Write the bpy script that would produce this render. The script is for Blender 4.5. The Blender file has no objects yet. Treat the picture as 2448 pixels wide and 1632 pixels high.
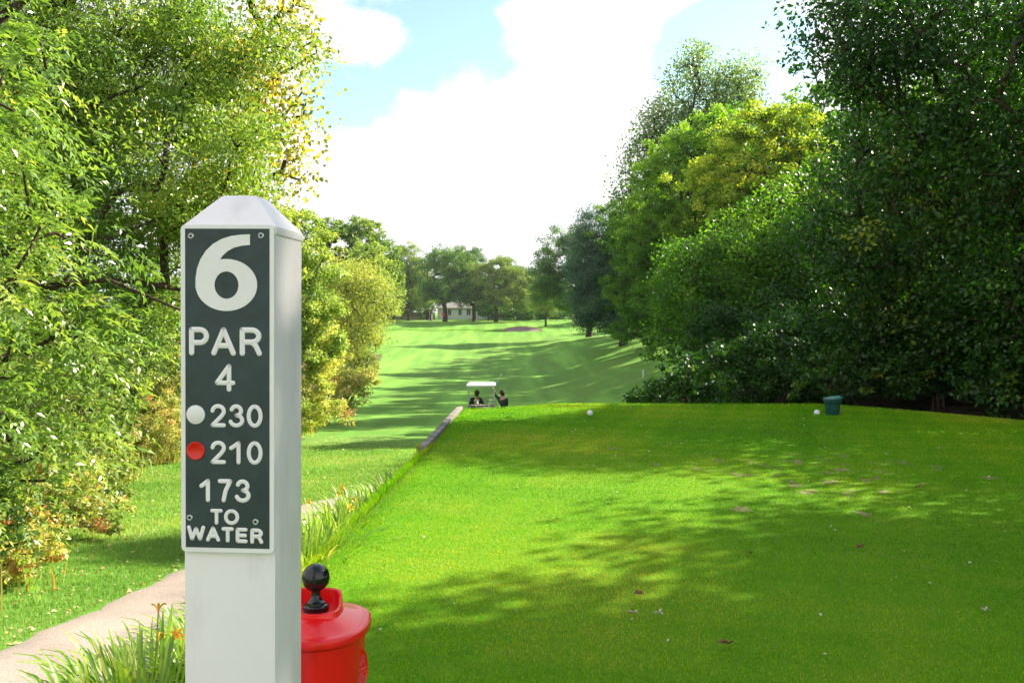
import bpy, bmesh, math, random
import numpy as np
from mathutils import Vector, Matrix, Quaternion
from math import radians, sin, cos, pi, tan, sqrt

# ------------------------------------------------------------------ camera, sky, sun, exposure
scn = bpy.context.scene
col = scn.collection
EYE = 1.55
FN = 2244.0            # focal length in photo pixels (2448 wide)
HOR = 750.0            # horizon row
cam_d = bpy.data.cameras.new("camera")
cam = bpy.data.objects.new("camera", cam_d)
col.objects.link(cam)
cam_d.lens = FN / 2448 * 36
cam_d.sensor_width = 36
cam_d.clip_start = 0.05
cam_d.clip_end = 6000
cam.location = (0, 0, EYE)
cam.rotation_euler = (radians(90) - math.atan((816 - HOR) / FN), 0, 0)
scn.camera = cam

SUN_EL, SUN_AZ = radians(34), radians(57)      # azimuth clockwise from +Y
SDIR = Vector((cos(SUN_EL) * sin(SUN_AZ), cos(SUN_EL) * cos(SUN_AZ), sin(SUN_EL)))
sl = bpy.data.lights.new("sun", 'SUN')
sl.energy = 5.0
sl.angle = radians(0.53)
sl.color = (1.0, 0.90, 0.74)
so = bpy.data.objects.new("sun", sl)
so.rotation_euler = SDIR.to_track_quat('Z', 'Y').to_euler()
so.location = (40, 30, 40)
col.objects.link(so)

EXPOSURE = 1.66
scn.view_settings.view_transform = 'Standard'
scn.view_settings.look = 'None'
scn.view_settings.exposure = EXPOSURE
scn.view_settings.gamma = 1
scn.view_settings.use_curve_mapping = False
scn.render.engine = 'CYCLES'
cy = scn.cycles
cy.max_bounces = 8
cy.diffuse_bounces = 3
cy.glossy_bounces = 2
cy.transmission_bounces = 4
cy.transparent_max_bounces = 8
cy.caustics_reflective = False
cy.caustics_refractive = False

def pxdir(x, y):
    """direction (world) of a photo pixel, ignoring the tiny pitch"""
    v = Vector(((x - 1224) / FN, 1, (HOR - y) / FN))
    return v.normalized()

world = bpy.data.worlds.new("World")
scn.world = world
world.use_nodes = True
wt = world.node_tree
for n in list(wt.nodes): wt.nodes.remove(n)
def wn(t, **k):
    n = wt.nodes.new(t)
    for a, b in k.items(): setattr(n, a, b)
    return n
W_out = wn('ShaderNodeOutputWorld')
W_bg = wn('ShaderNodeBackground')
W_bg.inputs['Strength'].default_value = 0.07
sky = wn('ShaderNodeTexSky', sky_type='NISHITA', sun_disc=False, sun_elevation=SUN_EL, sun_rotation=SUN_AZ,
         air_density=1.0, dust_density=0.6, ozone_density=1.0)
tc = wn('ShaderNodeTexCoord')
def wmath(op, a, b=None, c=None):
    n = wn('ShaderNodeMath', operation=op)
    for i, v in enumerate((a, b, c)):
        if v is None: continue
        if isinstance(v, (int, float)): n.inputs[i].default_value = v
        else: wt.links.new(v, n.inputs[i])
    return n.outputs[0]
nz = wn('ShaderNodeTexNoise'); nz.inputs['Scale'].default_value = 11; nz.inputs['Detail'].default_value = 7; nz.inputs['Roughness'].default_value = 0.55
wt.links.new(tc.outputs['Generated'], nz.inputs['Vector'])
nz2 = wn('ShaderNodeTexNoise'); nz2.inputs['Scale'].default_value = 1.6; nz2.inputs['Detail'].default_value = 3
wt.links.new(tc.outputs['Generated'], nz2.inputs['Vector'])
def wblob(x, y, rx, ry, ang=0):
    """soft ellipse on the sky sphere: 1 in its centre, 0 at its rim, negative outside"""
    d = Vector(x).normalized() if isinstance(x, tuple) else pxdir(x, y)
    mp = wn('ShaderNodeMapping', vector_type='TEXTURE')
    up = Vector((0, 0, 1)); right = d.cross(up).normalized(); upp = right.cross(d).normalized()
    r2 = right * cos(ang) + upp * sin(ang); u2 = -right * sin(ang) + upp * cos(ang)
    M = Matrix((r2, d, u2)).transposed()
    mp.inputs['Location'].default_value = d
    mp.inputs['Rotation'].default_value = M.to_euler()
    mp.inputs['Scale'].default_value = (rx / FN, max(0.4, rx / FN), ry / FN)
    wt.links.new(tc.outputs['Generated'], mp.inputs['Vector'])
    ln = wn('ShaderNodeVectorMath', operation='LENGTH')
    wt.links.new(mp.outputs[0], ln.inputs[0])
    return wmath('SUBTRACT', 1.0, ln.outputs['Value'])
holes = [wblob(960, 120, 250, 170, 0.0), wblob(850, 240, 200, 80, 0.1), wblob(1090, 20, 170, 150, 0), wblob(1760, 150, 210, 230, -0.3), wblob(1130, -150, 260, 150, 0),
         wblob(2100, -250, 500, 220, 0.2), wblob(500, -500, 700, 260, 0), wblob((0.3, 0.1, 1), 0, 1900, 1700)]  # last gap, overhead and out of view, is added to weaken ambient light
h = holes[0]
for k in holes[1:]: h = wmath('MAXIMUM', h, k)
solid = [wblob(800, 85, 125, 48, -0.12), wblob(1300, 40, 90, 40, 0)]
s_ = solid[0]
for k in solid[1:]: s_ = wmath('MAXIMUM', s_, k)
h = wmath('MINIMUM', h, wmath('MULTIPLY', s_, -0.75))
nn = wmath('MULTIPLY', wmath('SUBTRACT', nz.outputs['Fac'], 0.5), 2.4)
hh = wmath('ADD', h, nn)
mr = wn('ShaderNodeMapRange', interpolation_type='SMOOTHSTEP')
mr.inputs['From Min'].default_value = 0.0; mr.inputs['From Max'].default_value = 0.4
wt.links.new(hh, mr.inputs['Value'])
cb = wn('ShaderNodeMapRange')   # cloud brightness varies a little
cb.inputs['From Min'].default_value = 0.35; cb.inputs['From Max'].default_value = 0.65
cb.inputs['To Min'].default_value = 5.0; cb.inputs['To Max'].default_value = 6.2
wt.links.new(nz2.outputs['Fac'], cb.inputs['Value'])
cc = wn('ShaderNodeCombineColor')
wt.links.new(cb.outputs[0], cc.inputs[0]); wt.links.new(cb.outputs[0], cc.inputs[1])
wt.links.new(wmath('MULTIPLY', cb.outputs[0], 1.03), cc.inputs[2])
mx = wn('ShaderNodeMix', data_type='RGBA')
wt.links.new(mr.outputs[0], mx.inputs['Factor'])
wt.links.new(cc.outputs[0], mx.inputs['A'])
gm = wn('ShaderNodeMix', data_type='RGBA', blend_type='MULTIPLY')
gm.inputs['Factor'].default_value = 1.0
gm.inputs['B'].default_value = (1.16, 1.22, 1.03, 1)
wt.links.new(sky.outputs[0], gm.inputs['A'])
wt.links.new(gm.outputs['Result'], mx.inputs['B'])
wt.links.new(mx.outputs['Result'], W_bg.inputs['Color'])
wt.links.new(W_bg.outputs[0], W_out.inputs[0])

# ------------------------------------------------------------------ helpers
def tag(o, label=None, cat=None, group=None, kind=None):
    if label: o['label'] = label
    if cat: o['category'] = cat
    if group: o['group'] = group
    if kind: o['kind'] = kind
    return o
def empty(name, loc=(0, 0, 0), rz=0.0):
    o = bpy.data.objects.new(name, None)
    o.location = loc; o.rotation_euler = (0, 0, rz); o.empty_display_size = 0.2
    col.objects.link(o); return o
def linkobj(name, me, mat=None, parent=None):
    o = bpy.data.objects.new(name, me); col.objects.link(o)
    if mat is not None:
        me.materials.clear(); me.materials.append(mat)
    if parent is not None: o.parent = parent
    return o
def np_mesh(name, V, F, smooth=False, tint=None):
    """V (n,3); F (m,k) one face size"""
    me = bpy.data.meshes.new(name)
    V = np.asarray(V, dtype=np.float32); F = np.asarray(F, dtype=np.int32)
    m, k = F.shape
    me.vertices.add(len(V)); me.vertices.foreach_set('co', V.ravel())
    me.loops.add(m * k); me.loops.foreach_set('vertex_index', F.ravel())
    me.polygons.add(m); me.polygons.foreach_set('loop_start', np.arange(0, m * k, k, dtype=np.int32))
    me.polygons.foreach_set('loop_total', np.full(m, k, dtype=np.int32))
    if smooth: me.polygons.foreach_set('use_smooth', np.ones(m, dtype=bool))
    me.update(calc_edges=True)
    if tint is not None:
        a = me.attributes.new('tint', 'FLOAT', 'FACE')
        a.data.foreach_set('value', np.asarray(tint, dtype=np.float32))
    return me
class MB:
    """collects boxes, tubes and lathes; build() links them as one mesh object"""
    def __init__(s): s.bm = bmesh.new()
    def box(s, c, d, rot=None, bev=0.0):
        m = Matrix.Translation(c) @ (rot.to_4x4() if rot is not None else Matrix.Identity(4)) @ Matrix.Diagonal((d[0], d[1], d[2], 1))
        r = bmesh.ops.create_cube(s.bm, size=1, matrix=m)
        if bev:
            es = set(e for v in r['verts'] for e in v.link_edges)
            bmesh.ops.bevel(s.bm, geom=list(es), offset=bev, segments=2, affect='EDGES', profile=0.7)
        return s
    def tube(s, pts, rad, n=8, caps=True, squash=None):
        pts = [Vector(p) for p in pts]
        if isinstance(rad, (int, float)): rad = [rad] * len(pts)
        rings = []; prev = None
        for i, p in enumerate(pts):
            t = (pts[min(i + 1, len(pts) - 1)] - pts[max(i - 1, 0)])
            t = t.normalized() if t.length > 1e-9 else Vector((0, 0, 1))
            if squash is not None:
                b = Vector(squash).normalized(); a = t.cross(b).normalized()
                fl = 0.25
            else:
                if prev is None:
                    b = t.orthogonal().normalized()
                else:
                    b = (prev - t * prev.dot(t)).normalized()
                prev = b; a = t.cross(b); fl = 1.0
            rings.append([s.bm.verts.new(p + a * (cos(2 * pi * k / n) * rad[i]) + b * (sin(2 * pi * k / n) * rad[i] * fl)) for k in range(n)])
        for A, B in zip(rings, rings[1:]):
            for k in range(n):
                s.bm.faces.new((A[k], A[(k + 1) % n], B[(k + 1) % n], B[k]))
        if caps:
            s.bm.faces.new(rings[0][::-1]); s.bm.faces.new(rings[-1])
        return s
    def lathe(s, c, prof, n=24, ex=2.0, axis='Z'):
        """prof: (r, z); ex > 2 gives a squarish plan"""
        rings = []
        for r, z in prof:
            ring = []
            for k in range(n):
                a = 2 * pi * k / n
                ca, sa = cos(a), sin(a)
                x = math.copysign(abs(ca) ** (2 / ex), ca) * r; y = math.copysign(abs(sa) ** (2 / ex), sa) * r
                p = Vector((x, y, z))
                if axis == 'X': p = Vector((z, x, y))
                if axis == 'Y': p = Vector((x, z, y))
                ring.append(s.bm.verts.new(p + Vector(c)))
            rings.append(ring)
        for A, B in zip(rings, rings[1:]):
            for k in range(n): s.bm.faces.new((A[k], A[(k + 1) % n], B[(k + 1) % n], B[k]))
        s.bm.faces.new(rings[0][::-1]); s.bm.faces.new(rings[-1])
        return s
    def ball(s, c, r, sc=(1, 1, 1), seg=16):
        m = Matrix.Translation(c) @ Matrix.Diagonal((r * sc[0], r * sc[1], r * sc[2], 1))
        bmesh.ops.create_uvsphere(s.bm, u_segments=seg, v_segments=seg // 2 + 2, radius=1, matrix=m); return s
    def prism(s, poly, y0, y1, plane='XZ'):
        """polygon in XZ (or XY) extruded along the other axis"""
        f = (lambda p, q: Vector((p[0], q, p[1]))) if plane == 'XZ' else (lambda p, q: Vector((p[0], p[1], q)))
        if plane == 'YZ': f = lambda p, q: Vector((q, p[0], p[1]))
        A = [s.bm.verts.new(f(p, y0)) for p in poly]; B = [s.bm.verts.new(f(p, y1)) for p in poly]
        n = len(poly)
        for k in range(n): s.bm.faces.new((A[k], A[(k + 1) % n], B[(k + 1) % n], B[k]))
        s.bm.faces.new(A[::-1]); s.bm.faces.new(B)
        return s
    def build(s, name, mat, parent=None, smooth=True, loc=None):
        bmesh.ops.recalc_face_normals(s.bm, faces=s.bm.faces)
        me = bpy.data.meshes.new(name)
        if smooth:
            for f in s.bm.faces: f.smooth = True
            for e in s.bm.edges:
                if len(e.link_faces) == 2 and e.calc_face_angle(0) > radians(38): e.smooth = False
        s.bm.to_mesh(me); s.bm.free()
        o = linkobj(name, me, mat, parent)
        if loc is not None: o.location = loc
        return o

# ------------------------------------------------------------------ materials
def new_mat(name):
    m = bpy.data.materials.new(name); m.use_nodes = True
    nt = m.node_tree
    for n in list(nt.nodes): nt.nodes.remove(n)
    out = nt.nodes.new('ShaderNodeOutputMaterial')
    return m, nt, out
def N(nt, t, **k):
    n = nt.nodes.new(t)
    for a, b in k.items():
        if a in n.inputs.keys(): n.inputs[a].default_value = b
        else: setattr(n, a, b)
    return n
def ramp(nt, src, stops):
    r = nt.nodes.new('ShaderNodeValToRGB')
    cr = r.color_ramp
    while len(cr.elements) < len(stops): cr.elements.new(0.5)
    for e, (p, c) in zip(cr.elements, stops):
        e.position = p; e.color = (c[0], c[1], c[2], 1)
    nt.links.new(src, r.inputs[0]); return r.outputs[0]
def plain(name, c, rough=0.5, metal=0.0, spec=0.5, var=0.08, scale=8.0, bump=0.0, coat=0.0, stain=0.0):
    """painted / plastic / metal surface with a little procedural unevenness and dirt"""
    m, nt, out = new_mat(name)
    b = N(nt, 'ShaderNodeBsdfPrincipled')
    t = N(nt, 'ShaderNodeTexCoord')
    nz = N(nt, 'ShaderNodeTexNoise', Scale=scale, Detail=6.0, Roughness=0.6)
    nt.links.new(t.outputs['Object'], nz.inputs['Vector'])
    lo = [max(0, k * (1 - var * 2)) for k in c]; hi = [min(1, k * (1 + var)) for k in c]
    cr = ramp(nt, nz.outputs['Fac'], [(0.3, lo), (0.65, hi)])
    if stain:
        mp = N(nt, 'ShaderNodeMapping'); mp.inputs['Scale'].default_value = (1, 1, 0.22); nt.links.new(t.outputs['Object'], mp.inputs[0])
        s1 = N(nt, 'ShaderNodeTexNoise', Scale=34.0, Detail=7.0, Roughness=0.7); nt.links.new(mp.outputs[0], s1.inputs['Vector'])
        s2 = N(nt, 'ShaderNodeTexNoise', Scale=7.0, Detail=3.0); nt.links.new(t.outputs['Object'], s2.inputs['Vector'])
        ml = N(nt, 'ShaderNodeMath', operation='MULTIPLY'); nt.links.new(s1.outputs['Fac'], ml.inputs[0]); nt.links.new(s2.outputs['Fac'], ml.inputs[1])
        rr2 = N(nt, 'ShaderNodeMapRange'); rr2.inputs['From Min'].default_value = 0.27; rr2.inputs['From Max'].default_value = 0.42; rr2.inputs['To Max'].default_value = stain
        nt.links.new(ml.outputs[0], rr2.inputs['Value'])
        sm_ = N(nt, 'ShaderNodeMix', data_type='RGBA'); nt.links.new(rr2.outputs[0], sm_.inputs['Factor']); nt.links.new(cr, sm_.inputs['A']); sm_.inputs['B'].default_value = (c[0] * .42, c[1] * .40, c[2] * .34, 1)
        cr = sm_.outputs['Result']
    nt.links.new(cr, b.inputs['Base Color'])
    b.inputs['Roughness'].default_value = rough; b.inputs['Metallic'].default_value = metal
    b.inputs['Specular IOR Level'].default_value = spec; b.inputs['Coat Weight'].default_value = coat
    if bump:
        bp = N(nt, 'ShaderNodeBump', Strength=bump, Distance=0.004)
        nt.links.new(nz.outputs['Fac'], bp.inputs['Height']); nt.links.new(bp.outputs[0], b.inputs['Normal'])
    nt.links.new(b.outputs[0], out.inputs[0])
    return m
def leafmat(name, stops, trans=0.4, rough=0.45, spec=0.35, tboost=(1.5, 1.5, 0.6)):
    m, nt, out = new_mat(name)
    at = N(nt, 'ShaderNodeAttribute', attribute_name='tint')
    c = ramp(nt, at.outputs['Fac'], stops)
    b = N(nt, 'ShaderNodeBsdfPrincipled', Roughness=rough)
    b.inputs['Specular IOR Level'].default_value = spec
    nt.links.new(c, b.inputs['Base Color'])
    tr = N(nt, 'ShaderNodeBsdfTranslucent')
    mm = N(nt, 'ShaderNodeMix', data_type='RGBA', blend_type='MULTIPLY'); mm.inputs['Factor'].default_value = 1
    nt.links.new(c, mm.inputs['A']); mm.inputs['B'].default_value = (*tboost, 1)
    nt.links.new(mm.outputs['Result'], tr.inputs['Color'])
    mx = N(nt, 'ShaderNodeMixShader'); mx.inputs[0].default_value = trans
    nt.links.new(b.outputs[0], mx.inputs[1]); nt.links.new(tr.outputs[0], mx.inputs[2])
    nt.links.new(mx.outputs[0], out.inputs[0])
    return m
def barkmat(name, c1, c2):
    m, nt, out = new_mat(name)
    b = N(nt, 'ShaderNodeBsdfPrincipled', Roughness=0.9)
    b.inputs['Specular IOR Level'].default_value = 0.2
    t = N(nt, 'ShaderNodeTexCoord'); mp = N(nt, 'ShaderNodeMapping'); mp.inputs['Scale'].default_value = (9, 9, 2)
    nz = N(nt, 'ShaderNodeTexNoise', Scale=2.0, Detail=8.0, Roughness=0.7)
    nt.links.new(t.outputs['Object'], mp.inputs[0]); nt.links.new(mp.outputs[0], nz.inputs['Vector'])
    nt.links.new(ramp(nt, nz.outputs['Fac'], [(0.35, c1), (0.65, c2)]), b.inputs['Base Color'])
    bp = N(nt, 'ShaderNodeBump', Strength=0.7, Distance=0.03)
    nt.links.new(nz.outputs['Fac'], bp.inputs['Height']); nt.links.new(bp.outputs[0], b.inputs['Normal'])
    nt.links.new(b.outputs[0], out.inputs[0]); return m

BARK = barkmat("bark", (0.030, 0.020, 0.014), (0.09, 0.065, 0.045))
BARK_PALE = barkmat("bark_pale", (0.07, 0.06, 0.045), (0.20, 0.17, 0.13))
LM = {
 'ash':   leafmat("leaf_ash",   [(0.0, (0.07, 0.15, 0.035)), (0.5, (0.19, 0.32, 0.06)), (0.85, (0.34, 0.44, 0.10)), (1.0, (0.55, 0.52, 0.16))], 0.4, 0.33, 0.55),
 'oak':   leafmat("leaf_oak",   [(0.0, (0.055, 0.13, 0.03)), (0.5, (0.17, 0.30, 0.05)), (0.90, (0.33, 0.43, 0.08)), (1.0, (0.60, 0.42, 0.08))], 0.4, 0.35, 0.5),
 'cotton':leafmat("leaf_cottonwood_autumn", [(0.0, (0.18, 0.25, 0.06)), (0.4, (0.38, 0.38, 0.08)), (0.8, (0.60, 0.48, 0.10)), (1.0, (0.55, 0.34, 0.08))], 0.45, 0.4, 0.4),
 'olive': leafmat("leaf_olive", [(0.0, (0.10, 0.19, 0.05)), (0.5, (0.25, 0.37, 0.08)), (0.85, (0.42, 0.50, 0.12)), (1.0, (0.60, 0.54, 0.12))], 0.42, 0.5, 0.35),
 'round': leafmat("leaf_round", [(0.0, (0.06, 0.13, 0.035)), (0.5, (0.14, 0.25, 0.05)), (1.0, (0.28, 0.37, 0.08))], 0.4, 0.5, 0.35),
 'gold':  leafmat("leaf_gold",  [(0.0, (0.19, 0.29, 0.07)), (0.5, (0.38, 0.44, 0.10)), (1.0, (0.62, 0.58, 0.14))], 0.4, 0.55, 0.3),
 'brush': leafmat("leaf_brush", [(0.0, (0.09, 0.16, 0.04)), (0.42, (0.28, 0.34, 0.08)), (0.72, (0.52, 0.50, 0.15)), (0.92, (0.62, 0.48, 0.24)), (1.0, (0.52, 0.22, 0.09))], 0.38, 0.42, 0.45),
 'far':   leafmat("leaf_far",   [(0.0, (0.042, 0.107, 0.024)), (0.5, (0.094, 0.204, 0.034)), (1.0, (0.189, 0.302, 0.049))], 0.35, 0.6, 0.25),
 'farolive': leafmat("leaf_far_olive", [(0.0, (0.079, 0.142, 0.036)), (0.5, (0.167, 0.254, 0.056)), (1.0, (0.295, 0.365, 0.081))], 0.35, 0.6, 0.25),
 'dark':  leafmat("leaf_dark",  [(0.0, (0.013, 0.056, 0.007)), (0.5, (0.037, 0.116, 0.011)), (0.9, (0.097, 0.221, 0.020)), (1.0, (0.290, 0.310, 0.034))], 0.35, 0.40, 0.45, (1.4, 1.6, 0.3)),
 'mid':   leafmat("leaf_mid",   [(0.0, (0.039, 0.121, 0.014)), (0.5, (0.105, 0.243, 0.024)), (1.0, (0.262, 0.432, 0.034))], 0.45, 0.45, 0.4, (1.5, 1.6, 0.35)),
 'maple': leafmat("leaf_maple", [(0.0, (0.045, 0.11, 0.012)), (0.4, (0.12, 0.23, 0.02)), (0.7, (0.30, 0.42, 0.05)), (1.0, (0.58, 0.60, 0.10))], 0.48, 0.45, 0.35, (1.5, 1.5, 0.35)),
 'poplar':leafmat("leaf_poplar",[(0.0, (0.079, 0.162, 0.061)), (0.5, (0.157, 0.270, 0.081)), (1.0, (0.301, 0.405, 0.108))], 0.38, 0.3, 0.6),
 'spruce':leafmat("leaf_spruce",[(0.0, (0.034, 0.090, 0.050)), (0.5, (0.075, 0.165, 0.095)), (1.0, (0.16, 0.28, 0.15))], 0.2, 0.6, 0.25, (1, 1.2, .8)),
}

# ------------------------------------------------------------------ ground
ZP = [(-60, -0.5), (0, -0.5), (4, -0.55), (8, -0.9), (12, -1.2), (20, -1.9), (36, -3.05), (60, -4.2), (80, -4.75), (100, -5.0), (125, -4.75), (150, -4.0), (172, -3.0),
      (184, -2.3), (190, -1.95), (193, -1.7), (199, -0.75), (205, -0.35), (218, -0.2), (240, 0.3), (300, 1.0), (600, 2.0), (3000, 5.0)]
ZPx = np.array([p[0] for p in ZP], float); ZPz = np.array([p[1] for p in ZP], float)
def sstep(a, b, x):
    t = np.clip((x - a) / (b - a), 0, 1); return t * t * (3 - 2 * t)
def terr(x, y):
    x = np.asarray(x, float); y = np.asarray(y, float)
    z = np.zeros(np.broadcast(x, y).shape)
    for d, w in ((-2.2, .2), (-1, .2), (0, .2), (1, .2), (2.2, .2)):
        z = z + w * np.interp(y + d * np.clip(y / 60, .2, 1.6), ZPx, ZPz)
    k = 1 - 0.9 * sstep(110, 190, y)
    rise = np.clip(x - 2.0, 0, 18) * 0.24
    rise = rise * sstep(2.0, 9.0, x) ** 0.4
    z = z + rise * k * sstep(10, 40, y) * 1.0
    z = np.where(y < 30, np.minimum(z, -0.12 - 0.0 * y), z)
    nearr = sstep(4, 8, x) * (1 - sstep(18, 30, y))
    z = z * (1 - nearr) + (-0.14) * nearr
    lr = np.clip(-x - 10, 0, 30) * 0.05 * (1 - sstep(150, 200, y))
    z = z + lr
    z = z + 0.03 * np.sin(x * 0.35 + y * 0.11) * np.cos(y * 0.23 - x * 0.07) * np.clip(y / 30, 0, 3) * (1 - sstep(180, 190, y))
    return z
def tz(x, y): return float(terr(x, y))

def grassmat(name, lit, dark, dry, stripes=0.0, patches=None, scale=1.0):
    m, nt, out = new_mat(name)
    b = N(nt, 'ShaderNodeBsdfPrincipled', Roughness=0.85)
    b.inputs['Specular IOR Level'].default_value = 0.12
    g = N(nt, 'ShaderNodeNewGeometry')
    P = g.outputs['Position']
    n1 = N(nt, 'ShaderNodeTexNoise', Scale=0.9 * scale, Detail=6.0, Roughness=0.6)
    n2 = N(nt, 'ShaderNodeTexNoise', Scale=26.0, Detail=5.0, Roughness=0.75)
    n3 = N(nt, 'ShaderNodeTexNoise', Scale=0.16 * scale, Detail=4.0, Roughness=0.6)
    n4 = N(nt, 'ShaderNodeTexNoise', Scale=150.0, Detail=2.0, Roughness=0.6)
    for n in (n1, n2, n3, n4): nt.links.new(P, n.inputs['Vector'])
    def mixn(f, a, c, blend='MIX'):
        x = N(nt, 'ShaderNodeMix', data_type='RGBA', blend_type=blend)
        for s, v in (('Factor', f), ('A', a), ('B', c)):
            if isinstance(v, tuple): x.inputs[s].default_value = (*v, 1)
            elif isinstance(v, float): x.inputs[s].default_value = v
            else: nt.links.new(v, x.inputs[s])
        return x.outputs['Result']
    def m2(op, a, c):
        x = N(nt, 'ShaderNodeMath', operation=op)
        for i, v in enumerate((a, c)):
            if isinstance(v, (int, float)): x.inputs[i].default_value = v
            else: nt.links.new(v, x.inputs[i])
        return x.outputs[0]
    def rng(src, a, c):
        r = N(nt, 'ShaderNodeMapRange'); r.inputs['From Min'].default_value = a; r.inputs['From Max'].default_value = c
        nt.links.new(src, r.inputs['Value']); return r.outputs[0]
    base = mixn(rng(n2.outputs['Fac'], 0.3, 0.7), dark, lit)
    base = mixn(m2('MULTIPLY', rng(n4.outputs['Fac'], 0.35, 0.75), 0.45), base, tuple(k * 1.5 for k in lit))
    base = mixn(m2('MULTIPLY', rng(n1.outputs['Fac'], 0.52, 0.75), 0.55), base, dry)
    base = mixn(m2('MULTIPLY', rng(n3.outputs['Fac'], 0.45, 0.7), 0.35), base, dry)
    if stripes:
        mp = N(nt, 'ShaderNodeMapping'); mp.inputs['Rotation'].default_value = (0, 0, radians(-12)); mp.inputs['Scale'].default_value = (1, 0.05, 1)
        nt.links.new(P, mp.inputs[0])
        ns = N(nt, 'ShaderNodeTexNoise', Scale=0.55, Detail=3.0); nt.links.new(mp.outputs[0], ns.inputs['Vector'])
        base = mixn(m2('MULTIPLY', rng(ns.outputs['Fac'], 0.45, 0.7), stripes), base, tuple(min(1, k * 1.9) for k in lit))
    if patches:
        sx = N(nt, 'ShaderNodeSeparateXYZ'); nt.links.new(P, sx.inputs[0])
        (cx, cy_, rx, ry) = patches
        dx = m2('DIVIDE', m2('SUBTRACT', sx.outputs[0], cx), rx); dy = m2('DIVIDE', m2('SUBTRACT', sx.outputs[1], cy_), ry)
        dd = m2('ADD', m2('MULTIPLY', dx, dx), m2('MULTIPLY', dy, dy))
        np_ = N(nt, 'ShaderNodeTexNoise', Scale=3.4, Detail=4.0, Roughness=0.65); nt.links.new(P, np_.inputs['Vector'])
        f = rng(m2('SUBTRACT', np_.outputs['Fac'], m2('MULTIPLY', dd, 0.10)), 0.575, 0.62)
        base = mixn(m2('MULTIPLY', f, 0.8), base, (0.30, 0.24, 0.15))
    nt.links.new(base, b.inputs['Base Color'])
    bp = N(nt, 'ShaderNodeBump', Strength=0.9, Distance=0.02)
    nt.links.new(n2.outputs['Fac'], bp.inputs['Height'])
    bp2 = N(nt, 'ShaderNodeBump', Strength=0.7, Distance=0.006)
    nt.links.new(n4.outputs['Fac'], bp2.inputs['Height']); nt.links.new(bp.outputs[0], bp2.inputs['Normal'])
    nt.links.new(bp2.outputs[0], b.inputs['Normal'])
    nt.links.new(b.outputs[0], out.inputs[0])
    return m
TEE_G = grassmat("tee_grass", (0.115, 0.28, 0.007), (0.045, 0.165, 0.004), (0.27, 0.30, 0.03), patches=(3.4, 9.8, 2.6, 1.3))
FAIR_G = grassmat("fairway_grass", (0.118, 0.255, 0.034), (0.055, 0.165, 0.018), (0.21, 0.285, 0.06), stripes=0.6, scale=0.8)

def axis(pts):
    out = []
    for (a, b, s) in pts: out += list(np.arange(a, b, s))
    return np.array(out + [pts[-1][1]])
gx = axis([(-900, -200, 100), (-200, -60, 10), (-60, -14, 2), (-14, 14, 0.35), (14, 60, 2), (60, 200, 10), (200, 900, 100)])
gy = axis([(-60, -8, 4), (-8, 24, 0.35), (24, 60, 1.0), (60, 176, 2.5), (176, 215, 0.8), (215, 300, 5), (300, 3000, 100)])
def gridmesh(name, X, Y, Z, mat, smooth=True):
    ny, nx = X.shape
    V = np.stack([X.ravel(), Y.ravel(), Z.ravel()], 1)
    idx = np.arange(nx * ny).reshape(ny, nx)
    F = np.stack([idx[:-1, :-1].ravel(), idx[:-1, 1:].ravel(), idx[1:, 1:].ravel(), idx[1:, :-1].ravel()], 1)
    return linkobj(name, np_mesh(name, V, F, smooth), mat)
GX, GY = np.meshgrid(gx, gy)
ground = gridmesh("ground", GX, GY, terr(GX, GY), FAIR_G)
tag(ground, kind='structure')

# tee platform: crowned lawn with a bank beyond its front edge
WLY = np.array([-8, 0, 4, 6.3, 10.8, 15.4, 16.5]); WLX = np.array([-1.42, -1.38, -1.30, -1.22, -0.98, -0.80, -0.76])
def xl(y): return np.interp(y, WLY, WLX)
YF = 16.3
def xr(y):
    t = np.clip((np.asarray(y, float) - 9.0) / (YF - 9.0), 0, 1)
    return 8.6 - 3.4 * t ** 2.6
def yfront(x): return 15.35 + 0.95 * sstep(-0.8, 1.2, np.asarray(x, float))
us = np.linspace(0, 1, 90)
rows = list(np.linspace(-7, YF, 110))
TX = []; TY = []; TZ = []
rng0 = np.random.default_rng(5)
for r in rows:
    a, b = float(xl(r)), float(xr(r)); x = a + (b - a) * us
    fr = (r + 7) / (YF + 7)
    y = -7 + fr * (yfront(x) + 7)
    lipk = float(1 - sstep(10.3, 10.9, r))
    z = 0.012 * np.sin(x * 1.1 + 0.4) * np.cos(y * 0.7) + 0.0 * x
    z = z - 0.02 * sstep(0.93, 1.0, fr)
    x[0] -= 0.12 * lipk; z[0] -= 0.16 * lipk; x[1] = a + 0.0; z[1] -= 0.012 * lipk
    TX.append(x); TY.append(y); TZ.append(z)
x0, y0 = TX[-1].copy(), TY[-1].copy()
for k, (dy, dz) in enumerate([(0.12, -0.05), (0.3, -0.13), (0.6, -0.3), (1.1, -0.65), (1.8, -1.2), (2.8, -1.9), (3.6, -2.4)]):
    TX.append(x0 + (us - 0.5) * dy * 0.2); TY.append(y0 + dy); TZ.append(np.full_like(x0, dz))
TX = np.array(TX); TY = np.array(TY); TZ = np.array(TZ)
tee = gridmesh("tee_lawn", TX, TY, TZ, TEE_G); tag(tee, kind='structure')
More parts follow.
